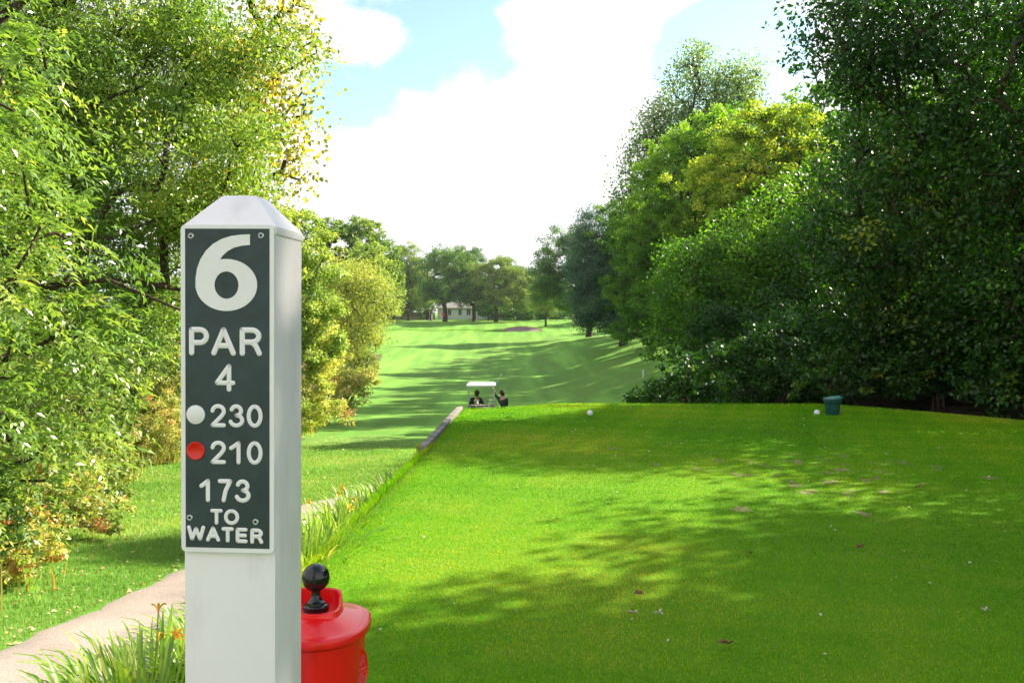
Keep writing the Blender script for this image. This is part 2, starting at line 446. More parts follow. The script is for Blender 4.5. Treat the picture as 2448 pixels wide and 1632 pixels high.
# sides of the platform (earth), just inside the timber wall
sv = []
for r in np.linspace(-7, YF, 60):
    fr = (r + 7) / (YF + 7); yy = -7 + fr * (float(yfront(-0.8)) + 7)
    sv.append((float(xl(r)) , yy))
V = []; F = []
for i, (a, b) in enumerate(sv): V += [(a + 0.002, b, -0.004), (a + 0.002, b, -2.3)]
for i in range(len(sv) - 1): F.append((2 * i, 2 * i + 1, 2 * i + 3, 2 * i + 2))
SOIL = plain("soil", (0.07, 0.05, 0.032), 0.95, var=0.3, scale=5, bump=0.6, spec=0.1)
o = linkobj("tee_bank", np_mesh("tee_bank", V, F), SOIL); tag(o, kind='structure')
V = []; F = []
ys = np.linspace(-7, YF, 60)
for r in ys: V += [(float(xr(r)) - 0.002, -7 + (r + 7) / (YF + 7) * (16.3 + 7), -0.002), (float(xr(r)) + 0.25, -7 + (r + 7) / (YF + 7) * (16.3 + 7), -0.6)]
for i in range(len(ys) - 1): F.append((2 * i, 2 * i + 2, 2 * i + 3, 2 * i + 1))
o = linkobj("tee_bank_edge", np_mesh("tee_bank_edge", V, F), SOIL); tag(o, kind='structure')

# woodland soil under the right-hand trees (dark leaf mould)
def sheet(name, poly_xy_grid, mat, dz):
    X, Y = poly_xy_grid
    o = gridmesh(name, X, Y, terr(X, Y) + dz, mat); tag(o, kind='structure'); return o
v_ = np.linspace(0, 1, 260); u_ = np.linspace(0, 1, 80)
wy = -6 + v_ * 136
wl = np.interp(wy, [-6, 9, 13, 16.3, 17.5, 24, 40, 60, 90, 130], [8.7, 8.6, 7.3, 5.2, 3.4, 4.6, 8.4, 11.5, 15, 20])
wl = wl + 0.25 * np.sin(wy * 2.1) + 0.2 * np.sin(wy * 0.9)
X = wl[:, None] + u_[None, :] ** 1.3 * (60); Y = np.repeat(wy[:, None], 80, 1)
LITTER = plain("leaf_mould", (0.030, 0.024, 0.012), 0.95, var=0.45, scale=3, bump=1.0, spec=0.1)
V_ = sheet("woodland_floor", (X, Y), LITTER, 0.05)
wl2 = np.interp(wy, [-6, 5, 9, 12, 22, 27, 40, 60, 90, 130], [-4.6, -4.4, -5.0, -6.2, -8.9, -7.6, -8.6, -11, -14, -18])
wl2 = wl2 + 0.2 * np.sin(wy * 1.7) + 0.15 * np.sin(wy * 3.1)
X = wl2[:, None] - u_[None, ::-1] ** 1.3 * 60
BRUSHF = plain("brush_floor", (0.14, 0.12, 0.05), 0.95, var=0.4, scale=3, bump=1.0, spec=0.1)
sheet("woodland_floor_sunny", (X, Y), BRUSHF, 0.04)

# cart path
PC = [(-3.5, -8), (-3.15, 2), (-2.93, 5.5), (-2.72, 8), (-2.62, 10), (-2.68, 12.4), (-2.72, 14.0), (-2.3, 15.3), (-1.55, 15.75)]
def crom(P, n=10):
    out = []
    for i in range(len(P) - 1):
        p0 = Vector(P[max(i - 1, 0)]); p1 = Vector(P[i]); p2 = Vector(P[i + 1]); p3 = Vector(P[min(i + 2, len(P) - 1)])
        for k in range(n):
            t = k / n
            out.append(0.5 * ((2 * p1) + (p2 - p0) * t + (2 * p0 - 5 * p1 + 4 * p2 - p3) * t * t + (3 * p1 - p0 - 3 * p2 + p3) * t ** 3))
    out.append(Vector(P[-1])); return out
cl = crom(PC)
X = []; Y = []
for i, p in enumerate(cl):
    t = (cl[min(i + 1, len(cl) - 1)] - cl[max(i - 1, 0)]).normalized(); nrm = Vector((t.y, -t.x))
    hw = 0.72
    e = 0.03 * sin(i * 1.3) + 0.02 * sin(i * 3.1)
    us2 = np.linspace(-1, 1, 9)
    X.append(p.x + nrm.x * us2 * (hw + e)); Y.append(p.y + nrm.y * us2 * (hw + e))
X = np.array(X); Y = np.array(Y)
m, nt, out = new_mat("asphalt_path")
b = N(nt, 'ShaderNodeBsdfPrincipled', Roughness=0.9); b.inputs['Specular IOR Level'].default_value = 0.2
g = N(nt, 'ShaderNodeNewGeometry')
n1 = N(nt, 'ShaderNodeTexNoise', Scale=1.2, Detail=5.0); n2 = N(nt, 'ShaderNodeTexNoise', Scale=130.0, Detail=3.0)
for n in (n1, n2): nt.links.new(g.outputs['Position'], n.inputs['Vector'])
c1 = ramp(nt, n1.outputs['Fac'], [(0.3, (0.25, 0.215, 0.20)), (0.5, (0.32, 0.275, 0.25)), (0.7, (0.36, 0.305, 0.275))])
c2 = ramp(nt, n2.outputs['Fac'], [(0.35, (0.55, 0.55, 0.55)), (0.65, (1.25, 1.2, 1.15))])
mm = N(nt, 'ShaderNodeMix', data_type='RGBA', blend_type='MULTIPLY'); mm.inputs['Factor'].default_value = 1
nt.links.new(c1, mm.inputs['A']); nt.links.new(c2, mm.inputs['B']); nt.links.new(mm.outputs['Result'], b.inputs['Base Color'])
bp = N(nt, 'ShaderNodeBump', Strength=0.6, Distance=0.004); nt.links.new(n2.outputs['Fac'], bp.inputs['Height']); nt.links.new(bp.outputs[0], b.inputs['Normal'])
nt.links.new(b.outputs[0], out.inputs[0])
cross = np.linspace(-1, 1, 9)
o = gridmesh("cart_path", X, Y, terr(X, Y) + 0.03 + 0.012 * (1 - cross[None, :] ** 2) - 0.05 * (np.abs(cross[None, :]) > 0.99), m); tag(o, kind='structure')

# timber retaining wall along the left edge of the tee
TIMB = plain("weathered_timber", (0.24, 0.215, 0.205), 0.9, var=0.35, scale=6, bump=0.5, spec=0.15)
wall = empty("retaining_wall", (-1.0, 8, -0.5)); tag(wall, "weathered grey timber edging along the raised tee, climbing past the daylilies", "retaining wall")
mb = MB(); rr = random.Random(2)
for course in range(10):
    ztop = 0.035 - course * 0.155
    yy = 10.7 if course == 0 else -2.0 - rr.random() * 1.2
    while yy < 15.35:
        y2 = min(yy + 2.4, 15.42)
        a = Vector((float(xl(yy)) - 0.048, yy, ztop - 0.075)); c = Vector((float(xl(y2)) - 0.048, y2, ztop - 0.075))
        if ztop > tz(a.x, (yy + y2) / 2) - 0.15:
            d = c - a
            q = Vector((0, 1, 0)).rotation_difference(d.normalized()).to_matrix()
            jj = rr.uniform(-0.008, 0.008)
            mb.box((a + c) / 2 + Vector((jj - course * 0.006, 0, rr.uniform(-0.006, 0.004))), (0.09, d.length - 0.012, 0.15), q, bev=0.008)
        yy = y2
wp = mb.build("timbers", TIMB, None); wp.parent = wall; wp.matrix_parent_inverse = Matrix.Translation(-wall.location)

# ------------------------------------------------------------------ foliage machinery
def P3(px, py, D):
    return np.array([(px - 1224) / FN * D, D, EYE + (HOR - py) / FN * D])
def nrm(v): return v / np.maximum(np.linalg.norm(v, axis=-1, keepdims=True), 1e-9)
def leaf_faces(P, T, Nn, L, Wd, six=False, wpos=0.4):
    """P base, T axis, Nn normal: folded rhombus leaves (or 6-vertex ones)"""
    B = nrm(np.cross(T, Nn)); Nn = nrm(np.cross(B, T))
    L = L[:, None]; Wd = Wd[:, None]
    n = len(P)
    if not six:
        v = np.stack([P, P + T * L * wpos + B * Wd + Nn * Wd * .3, P + T * L - Nn * L * .12, P + T * L * wpos - B * Wd + Nn * Wd * .3], 1)
        V = v.reshape(-1, 3); F = np.arange(n * 4).reshape(n, 4)
        return V, F, 1
    v = np.stack([P, P + T * L * wpos * .6 + B * Wd + Nn * Wd * .3, P + T * L * (wpos + .32) + B * Wd * .72 + Nn * Wd * .12, P + T * L - Nn * L * .12,
                  P + T * L * (wpos + .32) - B * Wd * .72 + Nn * Wd * .12, P + T * L * wpos * .6 - B * Wd + Nn * Wd * .3], 1)
    V = v.reshape(-1, 3); i = np.arange(n)[:, None] * 6
    F = np.concatenate([i + np.array([[0, 1, 2, 3]]), i + np.array([[0, 3, 4, 5]])], 1).reshape(-1, 4)
    return V, F, 2
def sample_clusters(blobs, n, rng, shell=0.35):
    vol = np.array([b[3] * b[4] * b[5] for b in blobs]) ** 0.75
    k = rng.choice(len(blobs), n, p=vol / vol.sum())
    B = np.array(blobs, float)[k]
    d = nrm(rng.normal(size=(n, 3))); r = (shell ** 3 + (1 - shell ** 3) * rng.random(n)) ** (1 / 3)
    r *= 1 + 0.12 * rng.normal(size=n)
    return B[:, :3] + d * B[:, 3:6] * r[:, None]
def skeleton(starts, C, rng, sag=0.12):
    """starts: list of node polylines; connects every cluster centre to the tree. Returns nodes, parent, order"""
    nodes = []; par = []; plen = []
    for line in starts:
        prev = -1
        for p in line:
            nodes.append(np.array(p, float)); par.append(prev); plen.append(0 if prev < 0 else plen[prev] + np.linalg.norm(nodes[-1] - nodes[prev])); prev = len(nodes) - 1
    base = nodes[len(starts[0]) - 1]
    order = np.argsort(np.linalg.norm(C - base, axis=1))
    cap = len(nodes) + len(C) * 3
    A = np.zeros((cap, 3)); PL = np.zeros(cap); k = len(nodes); A[:k] = nodes; PL[:k] = plen
    tips = []
    for ci in order:
        c = C[ci]
        d = np.linalg.norm(A[:k] - c, axis=1)
        cost = d + 0.12 * PL[:k] + 0.5 * np.maximum(0, A[:k, 2] - c[2] )
        j = int(np.argmin(cost)); dd = d[j]
        prev = j
        steps = 1 if dd < 0.5 else 2
        for s in range(1, steps + 1):
            f = s / steps
            p = A[j] * (1 - f) + c * f
            if s < steps: p = p + rng.normal(size=3) * dd * 0.06 + np.array([0, 0, dd * sag])
            A[k] = p; PL[k] = PL[prev] + dd / steps; par.append(prev); prev = k; k += 1
        tips.append((ci, prev))
    par = np.array(par); w = np.zeros(k)
    for _, t in tips: w[t] += 1
    for i in range(k - 1, -1, -1):
        if par[i] >= 0: w[par[i]] += w[i]
    return A[:k], par, w, tips
def tubes(A, par, R, n=5, rmin=0.0):
    i = np.where((par >= 0) & (R >= rmin))[0]
    p0, p1 = A[par[i]], A[i]
    r1 = R[i]; r0 = np.minimum(R[par[i]], r1 * 1.5)
    t = nrm(p1 - p0); ref = np.where(np.abs(t[:, 2:3]) > .9, np.array([[1., 0, 0]]), np.array([[0, 0, 1.]]))
    a = nrm(np.cross(t, ref)); b = np.cross(t, a)
    ang = np.arange(n) * 2 * pi / n
    ca, sa = np.cos(ang)[None, :, None], np.sin(ang)[None, :, None]
    ring = a[:, None, :] * ca + b[:, None, :] * sa
    p1e = p1 + t * (r1 * 0.5)[:, None]
    V = np.concatenate([p0[:, None] + ring * r0[:, None, None], p1e[:, None] + ring * r1[:, None, None]], 1).reshape(-1, 3)
    base = (np.arange(len(i)) * 2 * n)[:, None]
    k = np.arange(n)[None, :]; k2 = (k + 1) % n
    F = np.stack([base + k, base + k2, base + n + k2, base + n + k], 2).reshape(-1, 4)
    return V, F

def tree(name, label, cat, base, blobs, mat, leaf=0.08, aspect=0.5, lai=3.5, ncl=200, crad=None, r0=0.2, trunk_h=2.0, seed=1, group=None, bark=BARK,
         shell=0.4, droop=0.35, tint=(0.5, 0.16), tfn=None, six=False, up=0.5, lean=(0, 0), stems=1, part=("trunk", "crown"), limbs=None, pinnate=False, wpos=0.4, flat=0.6, sides=5, rmin=0.0, lmin=None, lookat=None):
    """one plant: trunk with limbs (one mesh) + crown of leaves (one mesh)"""
    rng = np.random.default_rng(seed)
    bx, by = base; bz = tz(bx, by) - 0.08
    if len(base) > 2: pass
    root = empty(name, (bx, by, bz)); tag(root, label, cat, group)
    org = np.array([bx, by, bz])
    B = []
    for b in blobs:
        if len(b) == 5:
            px, py, D, rx, ry = b
            c = P3(px, py, D); s = D / FN
            B.append([c[0], c[1], c[2], rx * s, max(rx, ry * .7) * s, ry * s])
        else: B.append(list(b))
    C = sample_clusters(B, ncl, rng, shell)
    gz = terr(C[:, 0], C[:, 1]) + 0.12
    okc = C[:, 2] > gz + (0.25 if trunk_h > 1 else 0.0)
    if okc.sum() > 5: C = C[okc]
    C[:, 2] = np.maximum(C[:, 2], terr(C[:, 0], C[:, 1]) + 0.15)
    area = sum(pi * b[3] * b[5] for b in B)
    starts = []
    for s in range(stems):
        a = rng.uniform(0, 2 * pi); off = np.array([cos(a), sin(a), 0]) * (0 if s == 0 else rng.uniform(0.1, 0.5) * min(1.0, r0 * 8))
        pts = []
        for t in np.linspace(0, 1, 5):
            pts.append(org + off + np.array([lean[0] * t + 0.06 * trunk_h * sin(t * 4 + s) * (0.5 if s == 0 else 1.2), lean[1] * t + 0.04 * trunk_h * sin(t * 3 + 1 + s), trunk_h * t]))
        starts.append(pts)
    A, par, w, tips = skeleton(starts, C, rng)
    if limbs:
        pass
    tot = max(w.max(), 1)
    R = r0 * (np.maximum(w, 0.35) / tot) ** 0.5
    for s in range(stems):
        for k in range(5): R[s * 5 + k] = max(R[s * 5 + k], r0 * (1.25 - 0.09 * k) / (1 if s == 0 else 1.5))
    V, F = tubes(A, par, R, sides, rmin)
    if limbs:
        for pts, ra, rb in limbs:
            pp = np.array([p if len(p) == 3 and not isinstance(p, tuple) else P3(*p) for p in pts])
            k = len(pp); pr = np.arange(-1, k - 1)
            v2, f2 = tubes(pp, pr, np.linspace(ra, rb, k), 6)
            F = np.concatenate([F, f2 + len(V)]); V = np.concatenate([V, v2])
    linkobj(part[0], np_mesh(part[0], V - org, F, True), bark, root)
    # leaves
    la = leaf * leaf * aspect * 0.95
    tot_n = int(lai * LAIK * area / la)
    if pinnate: tot_n = int(tot_n / 11)
    per = max(1, tot_n // len(C))
    if crad is None: crad = 0.75 * (area / len(C)) ** 0.5
    tipn = np.array([t for _, t in tips]); ci = np.array([c for c, _ in tips])
    cen = C[ci]; bdir = nrm(A[tipn] - A[par[tipn]])
    ctint = tint[0] + tint[1] * rng.normal(size=len(cen))
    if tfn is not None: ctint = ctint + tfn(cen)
    wgt = rng.uniform(0.55, 1.45, len(cen))
    cnt = np.maximum(1, (per * wgt).astype(int))
    k = np.repeat(np.arange(len(cen)), cnt); n = len(k)
    g = rng.normal(size=(n, 3))
    g = g / np.maximum(1, np.linalg.norm(g, axis=1, keepdims=True) / 1.65)
    cr = (crad * rng.uniform(0.7, 1.3, len(cen)))[k][:, None]
    g[:, 2] *= flat
    P = cen[k] + g * cr * 0.62 + bdir[k] * cr * rng.uniform(-0.2, 0.5, (n, 1))
    P[:, 2] -= droop * 0.4 * (np.linalg.norm(g[:, :2], axis=1) ** 2) * cr[:, 0] * 0.3
    P[:, 2] = np.maximum(P[:, 2], terr(P[:, 0], P[:, 1]) + 0.03)
    tree_c = np.mean(C, axis=0)
    outw = nrm((P - tree_c) * np.array([1, 1, 0.5]))
    T = nrm(rng.normal(size=(n, 3)) * 0.8 + g * 0.5 + np.array([0, 0, -droop]))
    Nn = nrm(rng.normal(size=(n, 3)) * 0.75 + outw * 0.35 + np.array([0, 0, up]))
    ti = ctint[k] + rng.normal(size=n) * 0.10
    Ls = leaf * rng.uniform(0.65, 1.2, n)
    if pinnate:
        # compound leaves: a drooping rachis with paired leaflets
        m = 11
        T = nrm(bdir[k] * 0.5 + rng.normal(size=(n, 3)) * 0.55 + np.array([0.35, -0.15, -0.05]))
        Nn = nrm(rng.normal(size=(n, 3)) * 0.3 + np.array([0, 0, 1.0]))
        Bv = nrm(np.cross(T, Nn)); Nn = np.cross(Bv, T)
        RL = leaf * 3.6 * rng.uniform(0.7, 1.2, n)
        f = np.array([0.12, 0.12, 0.32, 0.32, 0.52, 0.52, 0.70, 0.70, 0.86, 0.86, 1.0]); sg = np.array([1, -1] * 5 + [0])
        PP = P[:, None] + T[:, None] * (RL[:, None] * f)[..., None] + np.array([0, 0, -1.0]) * (RL[:, None] * f ** 2 * 0.42)[..., None]
        TT = nrm(T[:, None] * 0.55 + Bv[:, None] * (sg * 0.9)[None, :, None] + np.array([0, 0, -0.42]) + rng.normal(size=(n, m, 3)) * 0.16)
        NN = nrm(Nn[:, None] + rng.normal(size=(n, m, 3)) * 0.3 + 0.0 * TT)
        P = PP.reshape(-1, 3); T = TT.reshape(-1, 3); Nn = NN.reshape(-1, 3)
        ti = np.repeat(ti, m) + rng.normal(size=n * m) * 0.05; Ls = np.repeat(Ls, m) * rng.uniform(.8, 1.1, n * m)
        P[:, 2] = np.maximum(P[:, 2], terr(P[:, 0], P[:, 1]) + 0.03)
    V, F, q = leaf_faces(P - org, T, Nn, Ls, Ls * aspect * 0.5, six, wpos)
    me = np_mesh(part[1], V, F, False, np.clip(np.repeat(ti, q), 0, 1))
    linkobj(part[1], me, LM[mat], root)
    global NLEAF
    NLEAF += len(F)
    return root
NLEAF = 0
LAIK = 2.4
def noisy(sx, sy, sz, amp, ph=0.0):
    return lambda C: amp * np.sin(C[:, 0] * sx + ph) * np.cos(C[:, 1] * sy + ph * 2) + amp * 0.7 * np.sin(C[:, 2] * sz + C[:, 0] * sx * 0.7 + ph)


# ================================================================== trees and shrubs
GL = "trees along the sunny left side"
GR = "trees along the shaded right side"
GF = "trees round the far green"
GU = "shrubs on the sunny left bank"
GB = "shrubs along the back edge of the tee"
# ---- left side
tree("ash_tree", "near tree with long feathery drooping leaflets at the left edge of the photo", "tree", (-6.9, 7.6),
     [(-60, 330, 8.2, 190, 330), (20, 760, 8.0, 170, 260), (-30, 1080, 7.8, 150, 230), (150, 620, 8.6, 110, 120), (-250, 600, 8.4, 200, 600), (190, 880, 8.8, 120, 130), (60, 180, 8.6, 120, 160)],
     'ash', leaf=0.085, aspect=0.36, lai=2.6, ncl=230, crad=0.42, r0=0.16, trunk_h=2.0, seed=11, group=GL, pinnate=True, shell=0.2, tint=(0.5, 0.17), up=0.6,
     limbs=[([(-250, 720, 8.3), (60, 690, 8.4), (260, 668, 8.6), (430, 740, 8.9)], 0.05, 0.012), ([(-200, 120, 8.4), (0, 60, 8.5), (110, -20, 8.6)], 0.07, 0.03)])
tree("oak_tree", "big bushy green tree filling the upper left behind the feathery one", "tree", (-9.3, 14.5),
     [(230, 120, 14.5, 300, 300), (520, 60, 14.5, 150, 150), (330, 420, 14.2, 270, 200), (555, 300, 14.2, 120, 200), (60, 420, 15, 260, 330), (540, 500, 14.5, 110, 100), (200, 700, 15, 240, 170),
      (-200, 200, 15, 300, 500), (450, 650, 15, 120, 110), (330, -250, 15, 320, 180)],
     'oak', leaf=0.085, aspect=0.42, lai=3.1, ncl=520, crad=0.5, r0=0.26, trunk_h=3.0, seed=12, group=GL, shell=0.35, tint=(0.5, 0.17), tfn=noisy(1.1, .9, 1.3, .10),
     limbs=[([(-120, 700, 14), (240, 660, 14), (420, 690, 14.2), (560, 720, 14.5)], 0.09, 0.02), ([(-60, 300, 14), (190, 285, 13.6), (260, 240, 13.6), (350, 210, 13.8)], 0.08, 0.02),
            ([(100, 560, 14), (270, 570, 13.6), (390, 520, 13.5)], 0.05, 0.015)])
tree("cottonwood", "thin cottonwood with sparse yellow heart-shaped leaves hanging against the sky", "tree", (-8.6, 18.5),
     [(690, 40, 16.5, 95, 70), (640, 160, 16.5, 85, 110), (740, 120, 16.5, 60, 60), (670, 300, 16.5, 75, 90), (720, 250, 16.5, 35, 70), (640, 410, 16.5, 40, 60), (700, 380, 16.5, 45, 50), (735, 415, 16.5, 22, 22), (600, 230, 16.8, 80, 220), (660, -120, 16.8, 120, 130)],
     'cotton', leaf=0.085, aspect=0.95, lai=1.05, ncl=210, crad=0.36, r0=0.14, trunk_h=6.5, seed=13, group=GL, shell=0.05, droop=0.9, tint=(0.5, 0.22), six=True, wpos=0.3, up=0.1, flat=1.1)
tree("background_tree", "pale green tree just right of the white post top, behind the yellow shrubs", "tree", (-9.8, 33.0),
     [(690, 570, 33, 80, 95), (735, 620, 33, 62, 90), (750, 700, 33, 80, 110), (660, 760, 33, 110, 150), (770, 830, 33, 55, 90), (600, 620, 34, 120, 150)],
     'olive', leaf=0.14, aspect=0.5, lai=3.6, ncl=330, r0=0.22, trunk_h=2.5, seed=14, group=GL, tint=(0.75, 0.15), tfn=noisy(.7, .5, .6, .12), shell=0.45)
tree("round_tree", "rounded dark green tree behind the pale one, left of the distant green", "tree", (-17.5, 95.0),
     [(830, 590, 95, 70, 75), (895, 630, 97, 60, 75), (770, 620, 94, 60, 100), (860, 700, 95, 85, 80), (932, 670, 100, 36, 75), (870, 580, 96, 60, 55)],
     'round', leaf=0.26, aspect=0.6, lai=4.6, ncl=520, r0=0.4, trunk_h=4.0, seed=15, group=GL, tint=(0.5, 0.17), tfn=noisy(.3, .2, .35, .12), shell=0.5)
tree("leaning_tree", "golden leaning tree at the left edge of the fairway", "tree", (-10.6, 58.0),
     [(860, 665, 58, 55, 50), (905, 715, 58, 36, 60), (825, 730, 58, 60, 80), (885, 790, 58, 40, 45), (800, 690, 59, 50, 80), (845, 820, 57, 50, 50)],
     'gold', leaf=0.16, aspect=0.45, lai=3.0, ncl=330, crad=0.75, r0=0.13, trunk_h=3.0, seed=16, group=GL, tint=(0.45, 0.2), shell=0.2, stems=3, lean=(1.6, 0.2), bark=BARK)
tree("green_tree", "light green tree wedged between the golden tree and the dark rounded one", "tree", (-13.5, 72.0),
     [(920, 690, 74, 38, 62), (880, 620, 76, 45, 55), (945, 740, 74, 22, 30)],
     'olive', leaf=0.2, aspect=0.55, lai=3.4, ncl=160, r0=0.2, trunk_h=2.5, seed=17, group=GL, tint=(0.4, 0.15), shell=0.4)
tree("back_tree", "grey green trees mass seen low through the branches left of the post", "tree", (-14.0, 26.0),
     [(300, 800, 26, 170, 130), (80, 800, 26, 170, 170), (430, 700, 27, 110, 130), (200, 950, 25, 240, 110)],
     'olive', leaf=0.12, aspect=0.5, lai=3.0, ncl=260, r0=0.2, trunk_h=2.0, seed=18, group=GL, tint=(0.45, 0.2), tfn=noisy(.8, .5, .9, .15))
tree("distant_tree", "dark leafy tree behind the big bushy one, high at the left", "tree", (-19, 30.0),
     [(100, 300, 30, 300, 300), (450, 400, 30, 170, 200), (-150, 600, 30, 200, 300)],
     'oak', leaf=0.16, aspect=0.5, lai=2.6, ncl=260, r0=0.3, trunk_h=4.0, seed=19, group=GL, tint=(0.4, 0.15))
# ---- left shrubs
def shrub(name, label, base, blobs, mat, leaf, seed, tint=(0.5, 0.2), lai=3.2, ncl=90, group=GU, **k):
    return tree(name, label, "shrub", base, blobs, mat, leaf=leaf, aspect=k.pop('aspect', 0.5), lai=lai, ncl=ncl, r0=k.pop('r0', 0.035), trunk_h=k.pop('trunk_h', 0.35), seed=seed, group=group, tint=tint,
                stems=k.pop('stems', 4), part=("stems", "foliage"), shell=k.pop('shell', 0.25), **k)
shrub("yellow_shrub", "bright yellow shrub on the lawn edge just right of the white post", (-7.9, 33.0),
      [(740, 860, 33, 60, 70), (765, 950, 32.5, 38, 55), (730, 985, 32.5, 55, 55), (780, 850, 34, 35, 50)], 'gold', 0.12, 31, tint=(0.6, 0.2), ncl=150, bark=BARK_PALE)
shrub("scrub_bush", "pinkish dry low scrub beyond the yellow shrub", (-8.5, 42.0),
      [(830, 930, 42, 60, 45), (868, 910, 45, 38, 36), (800, 880, 42, 45, 70), (790, 985, 38, 45, 25)], 'brush', 0.13, 32, tint=(0.58, 0.17), ncl=100)
shrub("scrub_bush", "pale green low scrub where the fairway shadows reach the left edge", (-12.2, 62.0),
      [(850, 850, 62, 40, 40), (880, 870, 60, 28, 28), (830, 830, 62, 40, 40)], 'brush', 0.18, 33, tint=(0.4, 0.15), ncl=100)
shrub("scrub_bush", "sunny low bush below the dark rounded tree at the fairway edge", (-19.5, 100.0),
      [(890, 810, 100, 24, 22), (860, 800, 98, 30, 30)], 'brush', 0.25, 34, tint=(0.42, 0.15), ncl=70)
shrub("red_tinged_shrub", "low shrub with red and orange leaves nearest the path at the bottom left", (-5.7, 8.8),
      [(60, 1290, 8.7, 110, 70), (0, 1370, 8.3, 70, 55), (-120, 1280, 8.5, 120, 110)], 'brush', 0.065, 35, tint=(0.72, 0.24), ncl=130, lai=3.0)
shrub("leafy_shrub", "yellow green shrub spilling onto the lawn left of the path", (-6.6, 11.0),
      [(190, 1240, 11, 100, 65), (110, 1150, 11.2, 130, 90), (260, 1250, 11, 40, 35)], 'brush', 0.07, 36, tint=(0.54, 0.22), ncl=170)
shrub("leafy_shrub", "dense shrub reaching out to the lawn in the shade of the feathery branches", (-7.8, 14.0),
      [(230, 1120, 14, 90, 90), (120, 1010, 14, 180, 120), (290, 1170, 14, 35, 35)], 'brush', 0.08, 37, tint=(0.34, 0.18), ncl=200)
shrub("goldenrod_clump", "pale yellow weedy clump beside the left edge of the white post", (-9.6, 23.0),
      [(380, 1040, 23, 70, 45), (400, 990, 23.5, 60, 60), (320, 1060, 22.5, 60, 40), (440, 1040, 24, 50, 40)], 'brush', 0.075, 38, tint=(0.62, 0.16), ncl=170, aspect=0.3)
shrub("leafy_shrub", "tall olive shrub behind the weedy clump left of the post", (-11.5, 25.0),
      [(360, 930, 25, 110, 90), (250, 960, 24.5, 110, 100), (440, 900, 26, 70, 110)], 'brush', 0.09, 39, tint=(0.38, 0.2), ncl=220)
shrub("silvery_shrub", "grey leaved shrub low at the far left edge of the photo", (-6.6, 7.4),
      [(-40, 1200, 7.4, 90, 110), (10, 1260, 7.5, 50, 60)], 'round', 0.06, 40, tint=(0.6, 0.2), ncl=90)
shrub("yellow_shrub", "yellow leafed bush hidden mostly behind the white post", (-9.2, 30.0),
      [(640, 930, 30, 70, 90), (560, 1000, 29, 80, 60), (600, 880, 31, 80, 110)], 'gold', 0.12, 41, tint=(0.4, 0.2), ncl=130)

shrub("olive_shrub", "broad olive shrub behind the white post between the two yellow bushes", (-10.8, 33.5), [(520, 850, 33, 110, 130), (600, 780, 35, 90, 110)], 'olive', 0.13, 43, tint=(0.4, 0.2), ncl=160)
shrub("olive_shrub", "low olive shrub on the bank just behind the white post", (-10.2, 27.5), [(470, 1000, 27, 70, 70), (520, 940, 28, 80, 80)], 'olive', 0.11, 44, tint=(0.45, 0.2), ncl=130)
# ---- far end
def ftree(label, base, blobs, seed, mat='far', name="shade_tree", ncl=330, lai=4.4, trunk=4.0, r0=0.42, leaf=0.30, **k):
    return tree(name, label, "tree", base, blobs, mat, leaf=leaf, aspect=0.6, lai=lai, ncl=ncl, r0=r0, trunk_h=trunk, seed=seed, group=GF, tint=(0.5, 0.18), shell=0.45, tfn=noisy(.25, .2, .3, .12), crad=0.82, **k)
ftree("tall far tree with two thin dark trunks left of the green", (-24.5, 222), [(972, 620, 222, 34, 40), (1000, 660, 222, 30, 40), (955, 670, 222, 30, 35), (985, 700, 222, 28, 22)], 51, 'farolive', stems=2, r0=0.35)
ftree("broad far tree with one dark trunk standing before the white house", (-15.2, 212), [(1050, 620, 212, 42, 40), (1090, 630, 213, 42, 42), (1020, 650, 212, 30, 35), (1070, 690, 212, 58, 34), (1110, 700, 212, 34, 32), (1030, 700, 212, 30, 26)], 52, 'far', r0=0.5, lai=2.7)
ftree("dark low branched far tree over the right end of the white house", (-8.7, 214), [(1130, 692, 214, 52, 42), (1110, 655, 214, 32, 36), (1165, 715, 214, 30, 26)], 53, 'far', r0=0.42)
ftree("olive far tree with a russet top right of the white house", (-3.6, 210), [(1195, 650, 210, 50, 42), (1160, 665, 210, 38, 42), (1240, 680, 210, 38, 42), (1210, 710, 210, 55, 30), (1255, 725, 210, 28, 22)], 54, 'farolive', ncl=260)
ftree("middle sized far tree filling the gap left of the house", (-20.5, 228), [(1010, 690, 228, 34, 36), (985, 715, 228, 32, 24), (1035, 700, 228, 26, 26)], 501, 'far')
ftree("far tree rising between the two broad ones behind the house", (-11.5, 246), [(1100, 640, 246, 46, 44), (1130, 625, 246, 30, 34), (1085, 690, 246, 50, 34)], 502, 'far')
ftree("dark far tree filling the gap between the olive tree and the oak", (1.5, 236), [(1255, 690, 236, 42, 40), (1290, 680, 236, 40, 50), (1225, 660, 236, 34, 36), (1330, 700, 236, 40, 36)], 503, 'far')
ftree("far tree behind the two thin trunks at the left of the green", (-31, 240), [(945, 660, 240, 42, 56), (900, 680, 240, 42, 60), (965, 710, 240, 34, 28)], 504, 'farolive')
ftree("low far tree under the gap right of the two thin trunks", (-19.0, 219), [(1015, 725, 219, 26, 17), (995, 700, 219, 22, 24)], 505, 'farolive', trunk=1.5, r0=0.2, ncl=90)
ftree("low far tree between the dark low branched one and the olive one", (-5.6, 221), [(1160, 735, 221, 24, 14), (1185, 715, 221, 26, 24)], 506, 'far', trunk=1.5, r0=0.2, ncl=90)
ftree("small bright low tree in front of the dark hedge by the green", (7.0, 196), [(1320, 730, 196, 32, 20), (1290, 715, 196, 28, 22)], 55, 'farolive', trunk=2.0, r0=0.2, ncl=90)
